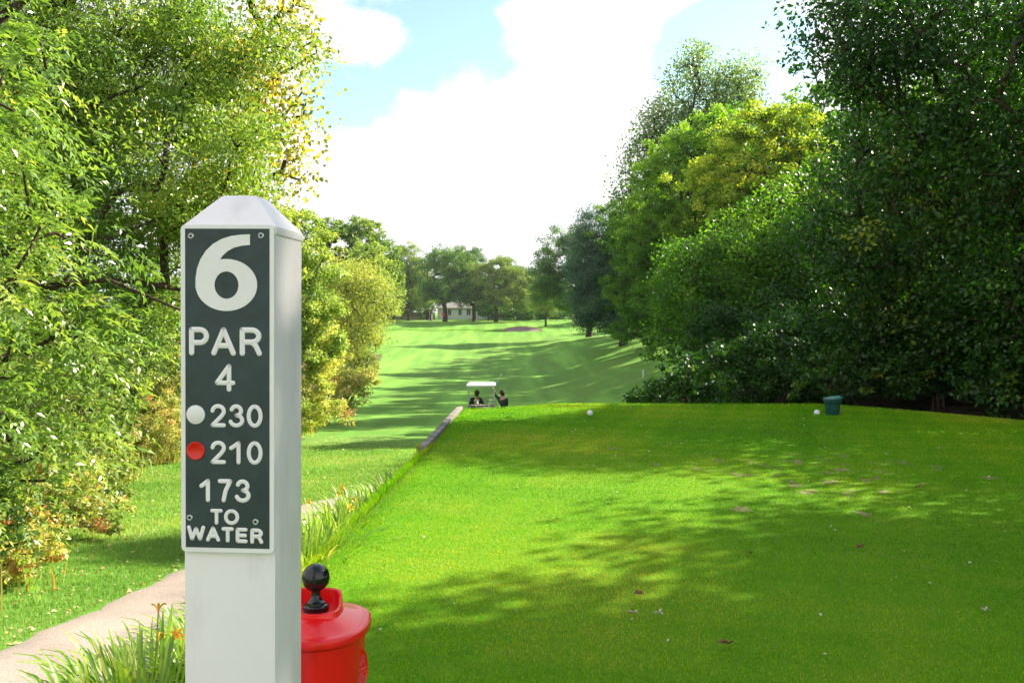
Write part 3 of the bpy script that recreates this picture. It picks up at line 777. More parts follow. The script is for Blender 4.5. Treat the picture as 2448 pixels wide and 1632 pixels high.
tree("shade_tree", "large dark oak where the right side meets the far green", "tree", (13.5, 165), [(1340, 615, 165, 56, 66), (1308, 660, 165, 38, 55), (1390, 600, 165, 40, 60), (1370, 700, 165, 60, 45), (1300, 700, 166, 32, 36)],
     'far', leaf=0.28, aspect=0.6, lai=3.8, ncl=420, r0=0.5, trunk_h=5, seed=56, group=GF, tint=(0.42, 0.22), shell=0.5, crad=0.85)
tree("hedge", "long dark hedge closing the view behind the far green", "hedge", (6, 232),
     [(1250, 745, 232, 70, 22), (1340, 742, 232, 70, 26), (1430, 735, 232, 60, 34), (1180, 750, 236, 40, 16)], 'dark', leaf=0.4, aspect=0.6, lai=4.0, ncl=200, r0=0.1, trunk_h=0.5, seed=58, stems=6, part=("stems", "foliage"), shell=0.2)
def sapling(label, bx, by, h_, seed):
    root = tree("young_tree", label, "tree", (bx, by), [(bx, by, tz(bx, by) + h_ * 0.72, h_ * .2, h_ * .2, h_ * .28)], 'farolive', leaf=0.22, aspect=0.6, lai=2.2, ncl=30, r0=0.06, trunk_h=h_ * 0.5, seed=seed,
                group="young trees with pale trunk guards", tint=(0.5, 0.2), crad=0.5)
    m = MB(); m.lathe((0, 0, 0.05), [(0.14, 0), (0.14, 1.9), (0.12, 1.95)], 10); m.build("trunk_guard", GUARD, root)
GUARD = plain("trunk_guard_plastic", (0.62, 0.60, 0.55), 0.6)
sapling("young tree with a pale guarded trunk in front of the dark hedge", 13.0, 200, 5.5, 61)
sapling("young tree with a pale trunk guard left of the white house", -17.6, 207, 4.5, 62)
shrub("low_bush", "dark clipped bush at the left corner of the far green", (-29.5, 215), [(925, 750, 215, 22, 14), (950, 752, 216, 18, 10)], 'far', 0.35, 63, ncl=50, group=GF)

for i, (px, py, Y_, rx, ry, lb) in enumerate([(915, 738, 224, 30, 20, "dark undergrowth shrub at the far left corner of the green"), (960, 742, 234, 34, 16, "dark shrub in front of the brown fence"), (1012, 738, 230, 22, 18, "dark shrub between the fence and the white house"),
        (1205, 745, 226, 34, 18, "dark shrub at the right end of the white house"), (1265, 745, 222, 40, 18, "dark shrub under the olive far tree"), (1330, 742, 214, 46, 20, "dark shrub before the long hedge"), (1400, 738, 200, 40, 24, "dark shrub at the right corner of the far green")]):
    p_ = P3(px, py, Y_)
    shrub("shrub", lb, (p_[0], Y_), [(px, py, Y_, rx, ry)], 'far', 0.3, 610 + i, tint=(0.15, 0.15), ncl=70, group=GF)
# far-off wood that closes the gaps
rg = np.random.default_rng(77)
fb = []
for i in range(60):
    x = -95 + i * 3.4 + rg.normal() * 1.5; y = 262 + 25 * rg.random() + max(0, abs(x) - 40) * -0.5
    hh_ = 7 + 4.0 * rg.random()
    fb.append([x, y, tz(x, y) + hh_ * 0.55, 5, 4, hh_ * 0.6])
fw = tree("far_woods", None, None, (0, 268), fb, 'far', leaf=0.7, aspect=0.6, lai=2.6, ncl=900, crad=1.6, r0=0.3, trunk_h=3, seed=78, shell=0.3, tint=(0.35, 0.2))
for ch in list(fw.children):
    if ch.name.startswith("crown"):
        mw = ch.matrix_world.copy(); ch.parent = None; ch.location = fw.location; ch.name = "far_woods_foliage"; tag(ch, "distant dark wood closing the view behind the house", "woods", kind='stuff')
    else: bpy.data.objects.remove(ch)
bpy.data.objects.remove(fw)

# ---- right side, far to near
tree("broad_tree", "blue green spruce-like tree at the right edge of the far fairway", "tree", (13.2, 112),
     [(1415, 560, 112, 48, 62), (1400, 640, 112, 48, 60), (1450, 640, 112, 55, 70), (1410, 715, 112, 55, 48), (1470, 730, 112, 50, 50), (1435, 768, 112, 62, 22)],
     'spruce', leaf=0.26, aspect=0.4, lai=4.0, ncl=360, r0=0.4, trunk_h=4.0, seed=71, group=GR, tint=(0.5, 0.2), shell=0.5, crad=0.9)
tree("broad_tree", "dark broadleaf tree right behind the blue green one", "tree", (15.6, 92),
     [(1500, 560, 92, 55, 80), (1470, 520, 92, 45, 50), (1550, 620, 92, 60, 80), (1500, 690, 92, 62, 70), (1560, 740, 92, 60, 50), (1510, 785, 92, 55, 26), (1570, 800, 90, 50, 36)],
     'mid', leaf=0.22, aspect=0.55, lai=3.8, ncl=340, r0=0.4, trunk_h=4.0, seed=72, group=GR, tint=(0.4, 0.2), shell=0.5)
tree("cottonwood", "tall airy cottonwood rising highest against the sky on the right", "tree", (13.5, 66),
     [(1670, 190, 66, 78, 70), (1740, 230, 66, 70, 60), (1780, 190, 66, 40, 40), (1600, 300, 66, 70, 60), (1700, 310, 66, 110, 70), (1540, 370, 66, 45, 60), (1560, 300, 66, 40, 50), (1510, 420, 66, 35, 45), (1600, 420, 66, 80, 70), (1660, 130, 66, 25, 25), (1800, 270, 66, 30, 45), (1490, 480, 66, 35, 40)],
     'poplar', leaf=0.19, aspect=0.8, lai=2.3, ncl=420, crad=0.75, r0=0.42, trunk_h=7.5, seed=73, group=GR, tint=(0.5, 0.2), shell=0.15, flat=1.2, tfn=lambda C: 0.03 * (C[:, 0] - 12))
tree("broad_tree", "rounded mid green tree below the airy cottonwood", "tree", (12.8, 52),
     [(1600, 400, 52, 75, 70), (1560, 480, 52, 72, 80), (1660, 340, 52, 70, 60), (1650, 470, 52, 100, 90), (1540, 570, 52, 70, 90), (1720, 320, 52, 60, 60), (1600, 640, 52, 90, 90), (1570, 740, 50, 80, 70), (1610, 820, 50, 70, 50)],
     'mid', leaf=0.15, aspect=0.55, lai=3.6, ncl=520, r0=0.35, trunk_h=3.0, seed=74, group=GR, tint=(0.55, 0.18), shell=0.5, tfn=lambda C: 0.07 * (C[:, 2] - 6))  # leaf tint rises with height, painting the sunlit top into the colour
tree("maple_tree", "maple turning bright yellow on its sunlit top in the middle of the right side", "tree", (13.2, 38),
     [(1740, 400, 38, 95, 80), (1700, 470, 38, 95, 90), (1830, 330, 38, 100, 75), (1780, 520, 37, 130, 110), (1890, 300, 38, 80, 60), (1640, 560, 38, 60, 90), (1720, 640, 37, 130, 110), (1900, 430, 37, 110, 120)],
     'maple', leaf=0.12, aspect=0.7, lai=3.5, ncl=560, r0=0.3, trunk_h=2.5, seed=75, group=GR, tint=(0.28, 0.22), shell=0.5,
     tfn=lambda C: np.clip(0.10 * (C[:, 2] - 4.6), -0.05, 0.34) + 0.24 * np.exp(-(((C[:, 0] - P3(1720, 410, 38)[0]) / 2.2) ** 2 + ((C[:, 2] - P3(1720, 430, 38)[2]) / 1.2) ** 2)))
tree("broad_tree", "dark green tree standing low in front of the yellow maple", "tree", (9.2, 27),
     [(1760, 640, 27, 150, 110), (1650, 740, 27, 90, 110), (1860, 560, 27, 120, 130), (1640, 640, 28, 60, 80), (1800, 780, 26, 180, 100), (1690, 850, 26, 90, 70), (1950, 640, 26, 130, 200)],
     'mid', leaf=0.115, aspect=0.6, lai=3.2, ncl=420, crad=0.5, r0=0.2, trunk_h=1.6, seed=76, group=GR, tint=(0.33, 0.22), shell=0.4, tfn=lambda C: 0.09 * (C[:, 2] - 3))  # tint climbs towards the top, a sunlit crown painted into the leaves
tree("shade_tree", "large dark tree overhanging the top right, its edge ragged against the sky", "tree", (9.6, 19.8),
     [(2130, 90, 17, 190, 110), (2020, 200, 16.8, 85, 60), (1975, 70, 16.8, 60, 70), (2250, 200, 17, 200, 150), (2140, 360, 17, 180, 130), (2120, 520, 17, 200, 130), (2330, 420, 17, 150, 180), (2050, 660, 17.5, 140, 110), (2230, 660, 17.5, 160, 130), (2200, 800, 17.8, 200, 80), (2090, 10, 17, 130, 60), (2330, 0, 17.5, 200, 90)],
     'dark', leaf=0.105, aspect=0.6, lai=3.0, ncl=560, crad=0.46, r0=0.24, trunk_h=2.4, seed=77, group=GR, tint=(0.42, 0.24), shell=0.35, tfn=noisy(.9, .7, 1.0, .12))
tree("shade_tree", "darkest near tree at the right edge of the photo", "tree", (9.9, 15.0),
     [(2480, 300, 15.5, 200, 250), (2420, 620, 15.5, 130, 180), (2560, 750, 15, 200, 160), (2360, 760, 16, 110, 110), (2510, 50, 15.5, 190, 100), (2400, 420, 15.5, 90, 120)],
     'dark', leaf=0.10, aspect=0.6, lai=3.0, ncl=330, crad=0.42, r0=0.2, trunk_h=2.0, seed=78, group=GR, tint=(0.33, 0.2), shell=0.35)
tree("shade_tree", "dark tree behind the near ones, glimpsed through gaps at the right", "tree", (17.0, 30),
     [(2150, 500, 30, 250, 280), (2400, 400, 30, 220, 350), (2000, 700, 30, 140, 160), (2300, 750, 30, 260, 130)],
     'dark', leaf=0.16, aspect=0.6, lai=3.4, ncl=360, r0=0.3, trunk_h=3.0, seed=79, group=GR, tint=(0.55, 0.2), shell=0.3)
# shade-casting neighbours beyond the right edge of the photo
tree("shade_tree", "tree outside the photo to the right whose shade covers the near lawn", "tree", (12.3, 8.2),
     [(11.9, 8.5, 6.0, 4.4, 4.4, 4.0), (10.6, 8.0, 8.6, 3.2, 3.0, 2.2), (12.6, 6.2, 8.8, 3, 3, 2.2), (12.5, 5.0, 5.6, 3.4, 3.4, 3.4), (10.6, 9.6, 5.0, 2.6, 2.2, 2.4), (13.5, 2.0, 5.6, 3.4, 3.4, 3.6), (11.6, 11.6, 3.4, 2.0, 1.8, 2.4), (10.6, 13.2, 3.0, 1.5, 1.7, 2.2), (10.2, 14.0, 4.2, 1.4, 1.3, 1.6)],
     'dark', leaf=0.14, aspect=0.65, lai=4.0, ncl=520, crad=0.95, r0=0.22, trunk_h=2.6, seed=80, group=GR, tint=(0.4, 0.2))
# trees further up the right side that lay their shade over the fairway
WT = [(17.5, 62, 15.5, 5.0, "dense tree in the wood behind the cottonwood"), (18.5, 80, 17, 5.5, "dense tree in the wood right of the dark broadleaf tree"),
        (19.5, 100, 18, 5.5, "dense tree in the wood behind the blue green tree"), (20, 124, 19, 6, "dense tree in the wood halfway to the far green"),
        (22, 143, 19, 6, "dense tree in the wood left of the large dark oak"), (17, 44, 13, 4.2, "dense tree in the wood behind the yellow maple"), (30, 185, 14, 5, "dense tree in the wood beside the far green"),
        (17.5, 112, 18, 5.5, "dense tree directly behind the blue green one, deeper in the wood"), (16.5, 72, 16, 4.6, "dense tree at the foot of the airy cottonwood"),
        (17.2, 91, 17, 5, "dense tree shading the middle of the fairway bank"), (19.5, 134, 18, 5, "dense tree near the large dark oak, toward the camera"), (21, 157, 17, 5.5, "dense tree just behind the large dark oak"),
        (14.5, 53, 13.5, 4.0, "dense tree in the wood behind the rounded mid green tree"), (22, 34, 13, 5, "dense tree deep in the wood behind the large dark tree"), (20, 24, 13, 5, "dense tree deep in the wood behind the darkest near tree")]
for i, (x, y, h_, r_, lb) in enumerate(WT):
    z = tz(x, y)
    tree("woodland_tree", lb, "tree", (x, y), [(x, y, z + h_ * .64, r_ * 1.25, r_ * 1.25, h_ * .36), (x - 1.5, y - 1, z + h_ * .42, r_ * .85, r_ * .8, h_ * .28), (x - 1, y + 2, z + h_ * .25, r_ * .8, r_ * .7, h_ * .2)],
         'mid', leaf=0.34, aspect=0.6, lai=3.3, ncl=230, r0=0.35, trunk_h=3.5, seed=90 + i, group=GR, tint=(0.3, 0.2), shell=0.4)

# ---- shrubs behind the tee
bl = [("sprawling dark bramble at the left end of the shrubs behind the tee", (3.6, 18.6), [(1590, 930, 18.6, 60, 34), (1640, 890, 18.8, 60, 60), (1530, 948, 18.4, 36, 16)], 0.35),
      ("dark rounded shrub behind the tee between the bramble and the green bin", (5.2, 18.0), [(1760, 890, 18.2, 90, 70), (1840, 850, 18.5, 90, 90)], 0.3),
      ("vine covered shrub right behind the green bin", (6.6, 17.6), [(1990, 890, 17.6, 110, 60), (2080, 840, 17.8, 90, 90)], 0.45),
      ("leafy shrub behind the tee right of the green bin", (7.6, 16.7), [(2170, 890, 16.8, 100, 60), (2250, 850, 16.8, 90, 90)], 0.4),
      ("low dark shrub at the right edge of the photo where the lawn ends", (8.6, 14.6), [(2400, 930, 14.8, 80, 50), (2480, 880, 14.6, 120, 90), (2330, 910, 15.2, 60, 50)], 0.35)]
for i, (lb, bs, bb, tt) in enumerate(bl):
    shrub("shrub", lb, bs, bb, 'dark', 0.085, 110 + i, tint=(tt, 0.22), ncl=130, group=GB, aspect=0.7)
for i, (x, y, r_, h_, lb) in enumerate([(5.6, 20.4, 1.6, 2.2, "tall dark shrub in the second row behind the bin"), (8.2, 19.6, 1.7, 2.6, "tall dark shrub in the second row right of the bin"), (10.6, 17.6, 1.8, 2.8, "tall dark shrub in the second row at the right edge"),
        (11.2, 21.5, 2.2, 3.4, "big dark shrub deep under the large dark tree"), (7.0, 23.5, 2.2, 3.2, "big dark shrub deep behind the green bin"), (13.5, 18.5, 2.2, 3.4, "big dark shrub deep under the darkest near tree"), (4.9, 22.0, 1.5, 2.2, "dark shrub behind the bramble"), (9.4, 27.5, 2.6, 3.4, "dark shrub mass below the low dark green tree"), (14.5, 26, 3, 4.2, "dark shrub mass far under the trees at the right")]):
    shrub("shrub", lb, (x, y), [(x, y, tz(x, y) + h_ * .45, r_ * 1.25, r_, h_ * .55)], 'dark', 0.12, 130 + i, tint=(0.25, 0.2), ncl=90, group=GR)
for i, (x, y, lb) in enumerate([(9.9, 11.5, "dark shrub beyond the lawn's right edge, outside the photo"), (10.2, 8.5, "dark shrub under the shade tree, outside the photo")]):
    shrub("shrub", lb, (x, y), [(x, y, 0.8, 1.1, 1.1, 0.9)], 'dark', 0.1, 120 + i, tint=(0.4, 0.2), ncl=60, group=GB)

# ================================================================== the near objects
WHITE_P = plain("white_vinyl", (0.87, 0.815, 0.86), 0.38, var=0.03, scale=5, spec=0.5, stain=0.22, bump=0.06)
PLATE_W = plain("plate_white", (0.86, 0.81, 0.85), 0.42, var=0.03, scale=14)
PANEL_D = plain("panel_slate", (0.028, 0.046, 0.054), 0.5, var=0.16, scale=30, bump=0.05)
RED_P = plain("red_plastic", (0.88, 0.006, 0.008), 0.30, var=0.05, scale=9, coat=0.25, stain=0.35)
RED_DOT = plain("red_dot_paint", (0.70, 0.012, 0.008), 0.25, var=0.03)
BLACK_G = plain("black_gloss", (0.008, 0.008, 0.010), 0.15, var=0.1, spec=0.6)
STEEL = plain("screw_steel", (0.55, 0.56, 0.58), 0.35, metal=0.8)
HOLE = plain("screw_recess", (0.01, 0.01, 0.01), 0.8)

# ---- hole sign post: white vinyl post, pyramid cap, engraved number plate
PX0, PX1 = 437.5, 661.0
Dp = 1.284
S = Dp / FN
pw = (PX1 - PX0) * S                      # face width
post = empty("hole_sign_post", (((PX0 + PX1) / 2 - 1224) * S - 0.0085, Dp + pw / 2, 0.0), 0)
post.rotation_euler = (0, radians(0.45), radians(-3.4))
tag(post, "white square post with a pointed cap and a dark number plate reading 6 PAR 4", "sign post")
def uv(u, v):                              # plate plane: photo pixel -> local (x, z)
    return ((u - (PX0 + PX1) / 2) * S, EYE + (HOR - v) * S)
zc = EYE + (HOR - 541) * S
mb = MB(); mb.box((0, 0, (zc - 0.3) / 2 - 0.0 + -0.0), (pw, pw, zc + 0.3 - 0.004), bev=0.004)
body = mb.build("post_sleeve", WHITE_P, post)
m_ = MB()
h2 = pw / 2 + 0.0015
prof = [(h2, zc - 0.012), (h2 + 0.0005, zc - 0.002), (h2 - 0.001, zc + 0.001), (0.026, zc + 0.0445), (0.023, zc + 0.0465)]
rings = []
for r, z in prof:
    rings.append([m_.bm.verts.new((a * r, b * r, z)) for a, b in ((-1, -1), (1, -1), (1, 1), (-1, 1))])
for A_, B_ in zip(rings, rings[1:]):
    for k in range(4): m_.bm.faces.new((A_[k], A_[(k + 1) % 4], B_[(k + 1) % 4], B_[k]))
m_.bm.faces.new(rings[-1]); m_.bm.faces.new(rings[0][::-1])
bmesh.ops.bevel(m_.bm, geom=list(m_.bm.edges), offset=0.0012, segments=2, affect='EDGES')
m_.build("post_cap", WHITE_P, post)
fy = -pw / 2                                # front face of the post (local y)
def rrect(u0, v0, u1, v1, r, n=6):
    pts = []
    for cx, cy_, a0 in ((u1 - r, v0 + r, -pi / 2), (u1 - r, v1 - r, 0), (u0 + r, v1 - r, pi / 2), (u0 + r, v0 + r, pi)):
        for k in range(n + 1):
            a = a0 + (pi / 2) * k / n
            pts.append(uv(cx + r * cos(a), cy_ + r * sin(a)))
    return pts
m_ = MB(); m_.prism(rrect(436, 539.5, 662, 1320, 9), fy - 0.0075, fy - 0.0005)
bmesh.ops.bevel(m_.bm, geom=[e for e in m_.bm.edges if all(abs(v.co.y - (fy - 0.0075)) < 1e-6 for v in e.verts)], offset=0.0012, segments=2, affect='EDGES')
plate = m_.build("sign_plate", PLATE_W, post)
m_ = MB(); m_.prism([uv(447, 548.5), uv(651, 548.5), uv(651, 1309), uv(447, 1309)], fy - 0.0079, fy - 0.0070)
m_.build("dark_panel", PANEL_D, plate, smooth=False)
LY = fy - 0.0079
def stroke(mbx, pts, r):
    """a routed rounded stroke: a flattened tube lying on the panel"""
    cut = [i for i in range(1, len(pts) - 1) if abs(Vector((pts[i][0] - pts[i - 1][0], pts[i][1] - pts[i - 1][1])).angle(Vector((pts[i + 1][0] - pts[i][0], pts[i + 1][1] - pts[i][1])), 0)) > radians(40)]
    if cut:
        e = [0] + cut + [len(pts) - 1]
        for p, q in zip(e, e[1:]): stroke(mbx, pts[p:q + 1], r)
        return
    P = [Vector((uv(u, v)[0], LY, uv(u, v)[1])) for u, v in pts]
    rad = [k * S for k in r] if isinstance(r, (list, tuple)) else [r * S] * len(P)
    mbx.tube(P, rad, n=10, squash=(0, 1, 0))
    for p, q in ((P[0], rad[0]), (P[-1], rad[-1])):
        mbx.ball(p, q * 0.998, (1, 0.25, 1), 12)
def arc(cx, cy_, rx, ry, a0, a1, n=14):
    return [(cx + rx * cos(radians(a0 + (a1 - a0) * k / n)), cy_ + ry * sin(radians(a0 + (a1 - a0) * k / n))) for k in range(n + 1)]
# glyphs: strokes in a unit box, x right, y down; ('a', cx, cy, rx, ry, a0, a1) is an arc, otherwise a polyline
GLY = {
 'P': [[(0, 1), (0, 0), (.55, 0), *arc(.55, .28, .45, .28, -90, 90, 10), (.55, .56), (0, .56)]],
 'A': [[(0, 1), (.5, 0), (1, 1)], [(.18, .68), (.82, .68)]],
 'R': [[(0, 1), (0, 0), (.55, 0), *arc(.55, .26, .42, .26, -90, 90, 10), (.55, .52), (0, .52)], [(.55, .52), (.78, .66), (1, 1)]],
 '4': [[(.75, 1), (.75, 0), (0, .72), (1, .72)]],
 '2': [[(0, .25), *arc(.5, .27, .5, .27, 200, 385, 12), (.75, .55), (0, 1), (1, 1)]],
 '3': [[*arc(.48, .24, .42, .24, 195, 440, 14), (.5, .47)], [(.5, .47), *arc(.48, .735, .52, .265, -80, 165, 14)]],
 '0': [[*arc(.5, .5, .5, .5, -90, 270, 28)]],
 '1': [[(0, .3), (.62, .22), (1, 0), (1, 1)]],
 '7': [[(0, 0), (1, 0), (.55, .5), (.36, 1)]],
 'T': [[(0, 0), (1, 0)], [(.5, 0), (.5, 1)]],
 'O': [[*arc(.5, .5, .5, .5, -90, 270, 28)]],
 'W': [[(0, 0), (.22, 1), (.5, .12), (.78, 1), (1, 0)]],
 'E': [[(1, 0), (0, 0), (0, 1), (1, 1)], [(0, .5), (.92, .5)]],
}
GLY['1'] = [[(0, .27), (.45, .16), (1, 0), (1, 1)]]
def glyph(mbx, ch, u0, v0, u1, v1, r, slope=0.0):
    for st in GLY[ch]:
        stroke(mbx, [(u0 + r + (u1 - u0 - 2 * r) * x, v0 + r + (v1 - v0 - 2 * r) * y + slope * (u0 - 550)) for x, y in st], r)
L1 = MB()
for ch, a, b in (('P', 456, 505), ('A', 510, 570), ('R', 579, 633)): glyph(L1, ch, a, 781.5, b, 849.5, 6.4)
L1.build("lettering", PLATE_W, plate)
L2 = MB(); glyph(L2, '4', 518.5, 868.5, 568.5, 935, 5.6); L2.build("lettering", PLATE_W, plate)
L3 = MB()
for ch, a, b in (('2', 508, 545.5), ('3', 552.5, 590), ('0', 596, 634.5)): glyph(L3, ch, a, 964.5, b, 1020, 4.9)
L3.build("lettering", PLATE_W, plate)
L4 = MB()
for ch, a, b in (('2', 508, 545.5), ('1', 553, 581), ('0', 596, 634.5)): glyph(L4, ch, a, 1052, b, 1108, 4.9)
L4.build("lettering", PLATE_W, plate)
L5 = MB()
for ch, a, b in (('1', 480.5, 506.5), ('7', 525.5, 561), ('3', 567.5, 605.5)): glyph(L5, ch, a, 1143.5, b, 1199.5, 5.1)
L5.build("lettering", PLATE_W, plate)
L6 = MB()
for ch, a, b in (('T', 507, 537.5), ('O', 540.5, 577.5)): glyph(L6, ch, a, 1215.5, b, 1253.5, 4.4)
for ch, a, b in (('W', 450, 494.5), ('A', 496.5, 531), ('T', 534.5, 564.5), ('E', 569, 598), ('R', 604.5, 636)): glyph(L6, ch, a, 1259, b, 1296, 4.6, 0.027)
L6.build("lettering", PLATE_W, plate)
# the big 6: bowl of changing width + tapered stem with a square end
mb = MB(); bm_ = mb.bm
nseg = 64; ou = []; inn = []; outb = []; inb = []
for k in range(nseg):
    a = 2 * pi * k / nseg
    uo, vo = uv(547.4 + 74.4 * cos(a), 681.7 + 61.5 * sin(a)); ui, vi = uv(547.8 + 29.0 * cos(a), 681.9 + 32.2 * sin(a))
    for lst, (x, z), y in ((ou, (uo, vo), LY - .0009), (outb, (uo, vo), LY + .0004), (inn, (ui, vi), LY - .0009), (inb, (ui, vi), LY + .0004)): lst.append(bm_.verts.new((x, y, z)))
for k in range(nseg):
    j = (k + 1) % nseg
    bm_.faces.new((ou[k], ou[j], inn[j], inn[k])); bm_.faces.new((ou[k], outb[k], outb[j], ou[j])); bm_.faces.new((inn[k], inn[j], inb[j], inb[k]))
ctr = [(495.5, 690), (495.5, 668), (498.5, 648), (504.5, 630), (514, 613), (527, 598.5), (544, 587), (563, 579.5), (584, 575.8), (604.5, 574.5)]
hw_ = [22.5, 22.6, 22.4, 21.6, 20, 18.2, 16, 14.2, 13.0, 12.6]
T0 = []; 
for i, (u, v) in enumerate(ctr):
    a_ = ctr[max(i - 1, 0)]; b_ = ctr[min(i + 1, len(ctr) - 1)]
    t = Vector((b_[0] - a_[0], b_[1] - a_[1])).normalized(); n_ = Vector((t.y, -t.x)) * hw_[i]
    if i == len(ctr) - 1: n_ = Vector((0, -hw_[i]))
    row = []
    for sg_, y in ((1, LY - .0010), (-1, LY - .0010), (-1, LY + .0004), (1, LY + .0004)):
        x, z = uv(u + n_.x * sg_, v + n_.y * sg_); row.append(bm_.verts.new((x, y, z)))
    T0.append(row)
for A_, B_ in zip(T0, T0[1:]):
    for k in range(4): bm_.faces.new((A_[k], A_[(k + 1) % 4], B_[(k + 1) % 4], B_[k]))
bm_.faces.new(T0[-1]); bm_.faces.new(T0[0][::-1])
mb.build("numeral", PLATE_W, plate, smooth=False)
for (u, v, r, mt, nm) in ((472.3, 990.6, 22.6, PLATE_W, "white_dot"), (472.3, 1077.3, 22.0, RED_DOT, "red_dot")):
    m_ = MB(); x, z = uv(u, v)
    m_.lathe((x, LY, z), [(r * S * .999, 0.0003), (r * S, -0.0012), (r * S * .93, -0.0022), (r * S * .78, -0.0021), (r * S * .70, -0.0014), (0.0002, -0.0013)] if nm == "red_dot" else
             [(r * S, 0.0003), (r * S, -0.0009), (r * S * .97, -0.0012), (0.0002, -0.0012)], 40, axis='Y')
    m_.build(nm, mt, plate)
for (u, v) in ((461.6, 566.4), (630.9, 565.0), (457.2, 1238), (617.8, 1245)):
    m_ = MB(); x, z = uv(u, v); r = 7.4 * S
    m_.lathe((x, LY, z), [(r, 0.0003), (r, -0.0006), (r * .72, -0.0016), (r * .46, -0.0014), (r * .40, -0.0002)], 24, axis='Y')
    sc = m_.build("screw", STEEL, plate)
    m_ = MB(); m_.lathe((x, LY - 0.0004, z), [(r * .44, 0.0002), (r * .44, -0.0004), (0.0001, -0.0004)], 6, axis='Y'); m_.build("screw_socket", HOLE, plate)

# ---- red ball washer behind the post
bw = empty("ball_washer", (-0.393, 1.765, 0.0)); tag(bw, "glossy red ball washer with a round black knob, partly hidden by the white post", "ball washer")
m_ = MB(); m_.lathe((0, 0, 0), [(0.094, 0.66), (0.098, 0.665), (0.1065, 0.80), (0.1115, 0.925), (0.1125, 0.956)], 56, ex=2.5); m_.build("washer_body", RED_P, bw)
m_ = MB(); m_.lathe((0, 0, 0), [(0.110, 0.948), (0.1185, 0.950), (0.1228, 0.9545), (0.1235, 0.961), (0.1222, 0.9668), (0.1185, 0.9695), (0.113, 0.9692), (0.104, 0.9715), (0.090, 0.9765), (0.074, 0.983), (0.060, 0.9885), (0.045, 0.990)], 56, ex=2.5)
lid = m_.build("lid", RED_P, bw)
# scooped collar round the knob: open ring, higher at the back
cb_ = MB(); nb = cb_.bm; ringsv = []
cxx = 0.012
for (dr, zf, zb) in ((0.004, 0.975, 0.975), (0.0015, 0.986, 0.998), (0.0, 0.995, 1.017), (-0.003, 0.9965, 1.0185), (-0.0055, 0.994, 1.016), (-0.0065, 0.982, 0.982)):
    ring = []
    for k in range(48):
        a = 2 * pi * k / 48; ca, sa = cos(a), sin(a)
        ex = 3.2
        x = math.copysign(abs(ca) ** (2 / ex), ca) * (0.056 + dr); y = math.copysign(abs(sa) ** (2 / ex), sa) * (0.050 + dr)
        f = min(1, max(0, (sa + 0.15) / 0.75)); f = f * f * (3 - 2 * f)
        ring.append(nb.verts.new((x + cxx, y, zf + (zb - zf) * f)))
    ringsv.append(ring)
for A_, B_ in zip(ringsv, ringsv[1:]):
    for k in range(48): nb.faces.new((A_[k], A_[(k + 1) % 48], B_[(k + 1) % 48], B_[k]))
cb_.build("collar", RED_P, bw)
GREYP = plain("well_plate", (0.05, 0.06, 0.065), 0.25, var=0.1, spec=0.6)
m_ = MB(); m_.lathe((cxx, 0, 0), [(0.0495, 0.98), (0.0495, 0.988), (0.001, 0.9885)], 40, ex=3.2); m_.build("well_plate", GREYP, bw)
m_ = MB(); kx = cxx + 0.010
m_.lathe((kx, -0.004, 0), [(0.024, 0.987), (0.0245, 0.999), (0.0225, 1.0015), (0.018, 1.0025), (0.0175, 1.0065), (0.012, 1.010), (0.0085, 1.018), (0.0085, 1.026), (0.011, 1.033), (0.010, 1.036)], 32)
m_.ball((kx, -0.004, 1.0525), 0.0262, seg=32)
m_.build("knob", BLACK_G, bw)
# moulded oval emblem on the right flank
em = MB()
EC = Vector((0.1075, -0.030, 0.885)); nrmv = Vector((0.90, -0.43, 0)).normalized(); tv = Vector((0.43, 0.90, 0)).normalized(); zv = Vector((0, 0, 1))
def epos(u, v, d=0.0): return EC + tv * u + zv * v + nrmv * d
EC += nrmv * 0.0
pts = [epos(0.024 * cos(a), 0.040 * sin(a)) for a in np.linspace(0, 2 * pi, 41)]
em.tube(pts, 0.0026, n=8, caps=False)
bk = [em.bm.verts.new(epos(0.0235 * cos(a), 0.0395 * sin(a), 0.0006)) for a in np.linspace(0, 2 * pi, 40, endpoint=False)]
em.bm.faces.new(bk)
bk = [em.bm.verts.new(epos(0.0235 * cos(a), 0.0395 * sin(a), -0.008)) for a in np.linspace(0, 2 * pi, 40, endpoint=False)]
em.bm.faces.new(bk[::-1])
EMB = plain("emblem_pink", (0.70, 0.10, 0.12), 0.45, var=0.05)
embl = em.build("emblem", RED_P, bw)
em = MB()
GLY['I'] = [[(.5, 0), (.5, 1)]]; GLY['D'] = [[(0, 0), (0, 1), (.4, 1), *arc(.4, .5, .6, .5, 90, -90, 10), (0, 0)]]
for word, v0, v1 in (("PAR", 0.024, 0.006), ("AIDE", -0.007, -0.026)):
    wdt = 0.034 / len(word)
    for i, ch in enumerate(word):
        for st in GLY[ch]:
            em.tube([epos(-0.017 + wdt * (i + 0.12 + 0.76 * x), v0 + (v1 - v0) * y, 0.001) for x, y in st], 0.0012, n=6)
em.tube([epos(-0.021, 0.0, 0.001), epos(0.021, 0.0, 0.001)], 0.0014, n=6)
em.build("emblem_lettering", EMB, embl)
m_ = MB(); m_.lathe((0, 0, 0), [(0.026, -0.3), (0.026, 0.68)], 20); m_.build("pole", plain("pole_black", (0.02, 0.02, 0.02), 0.5), bw)

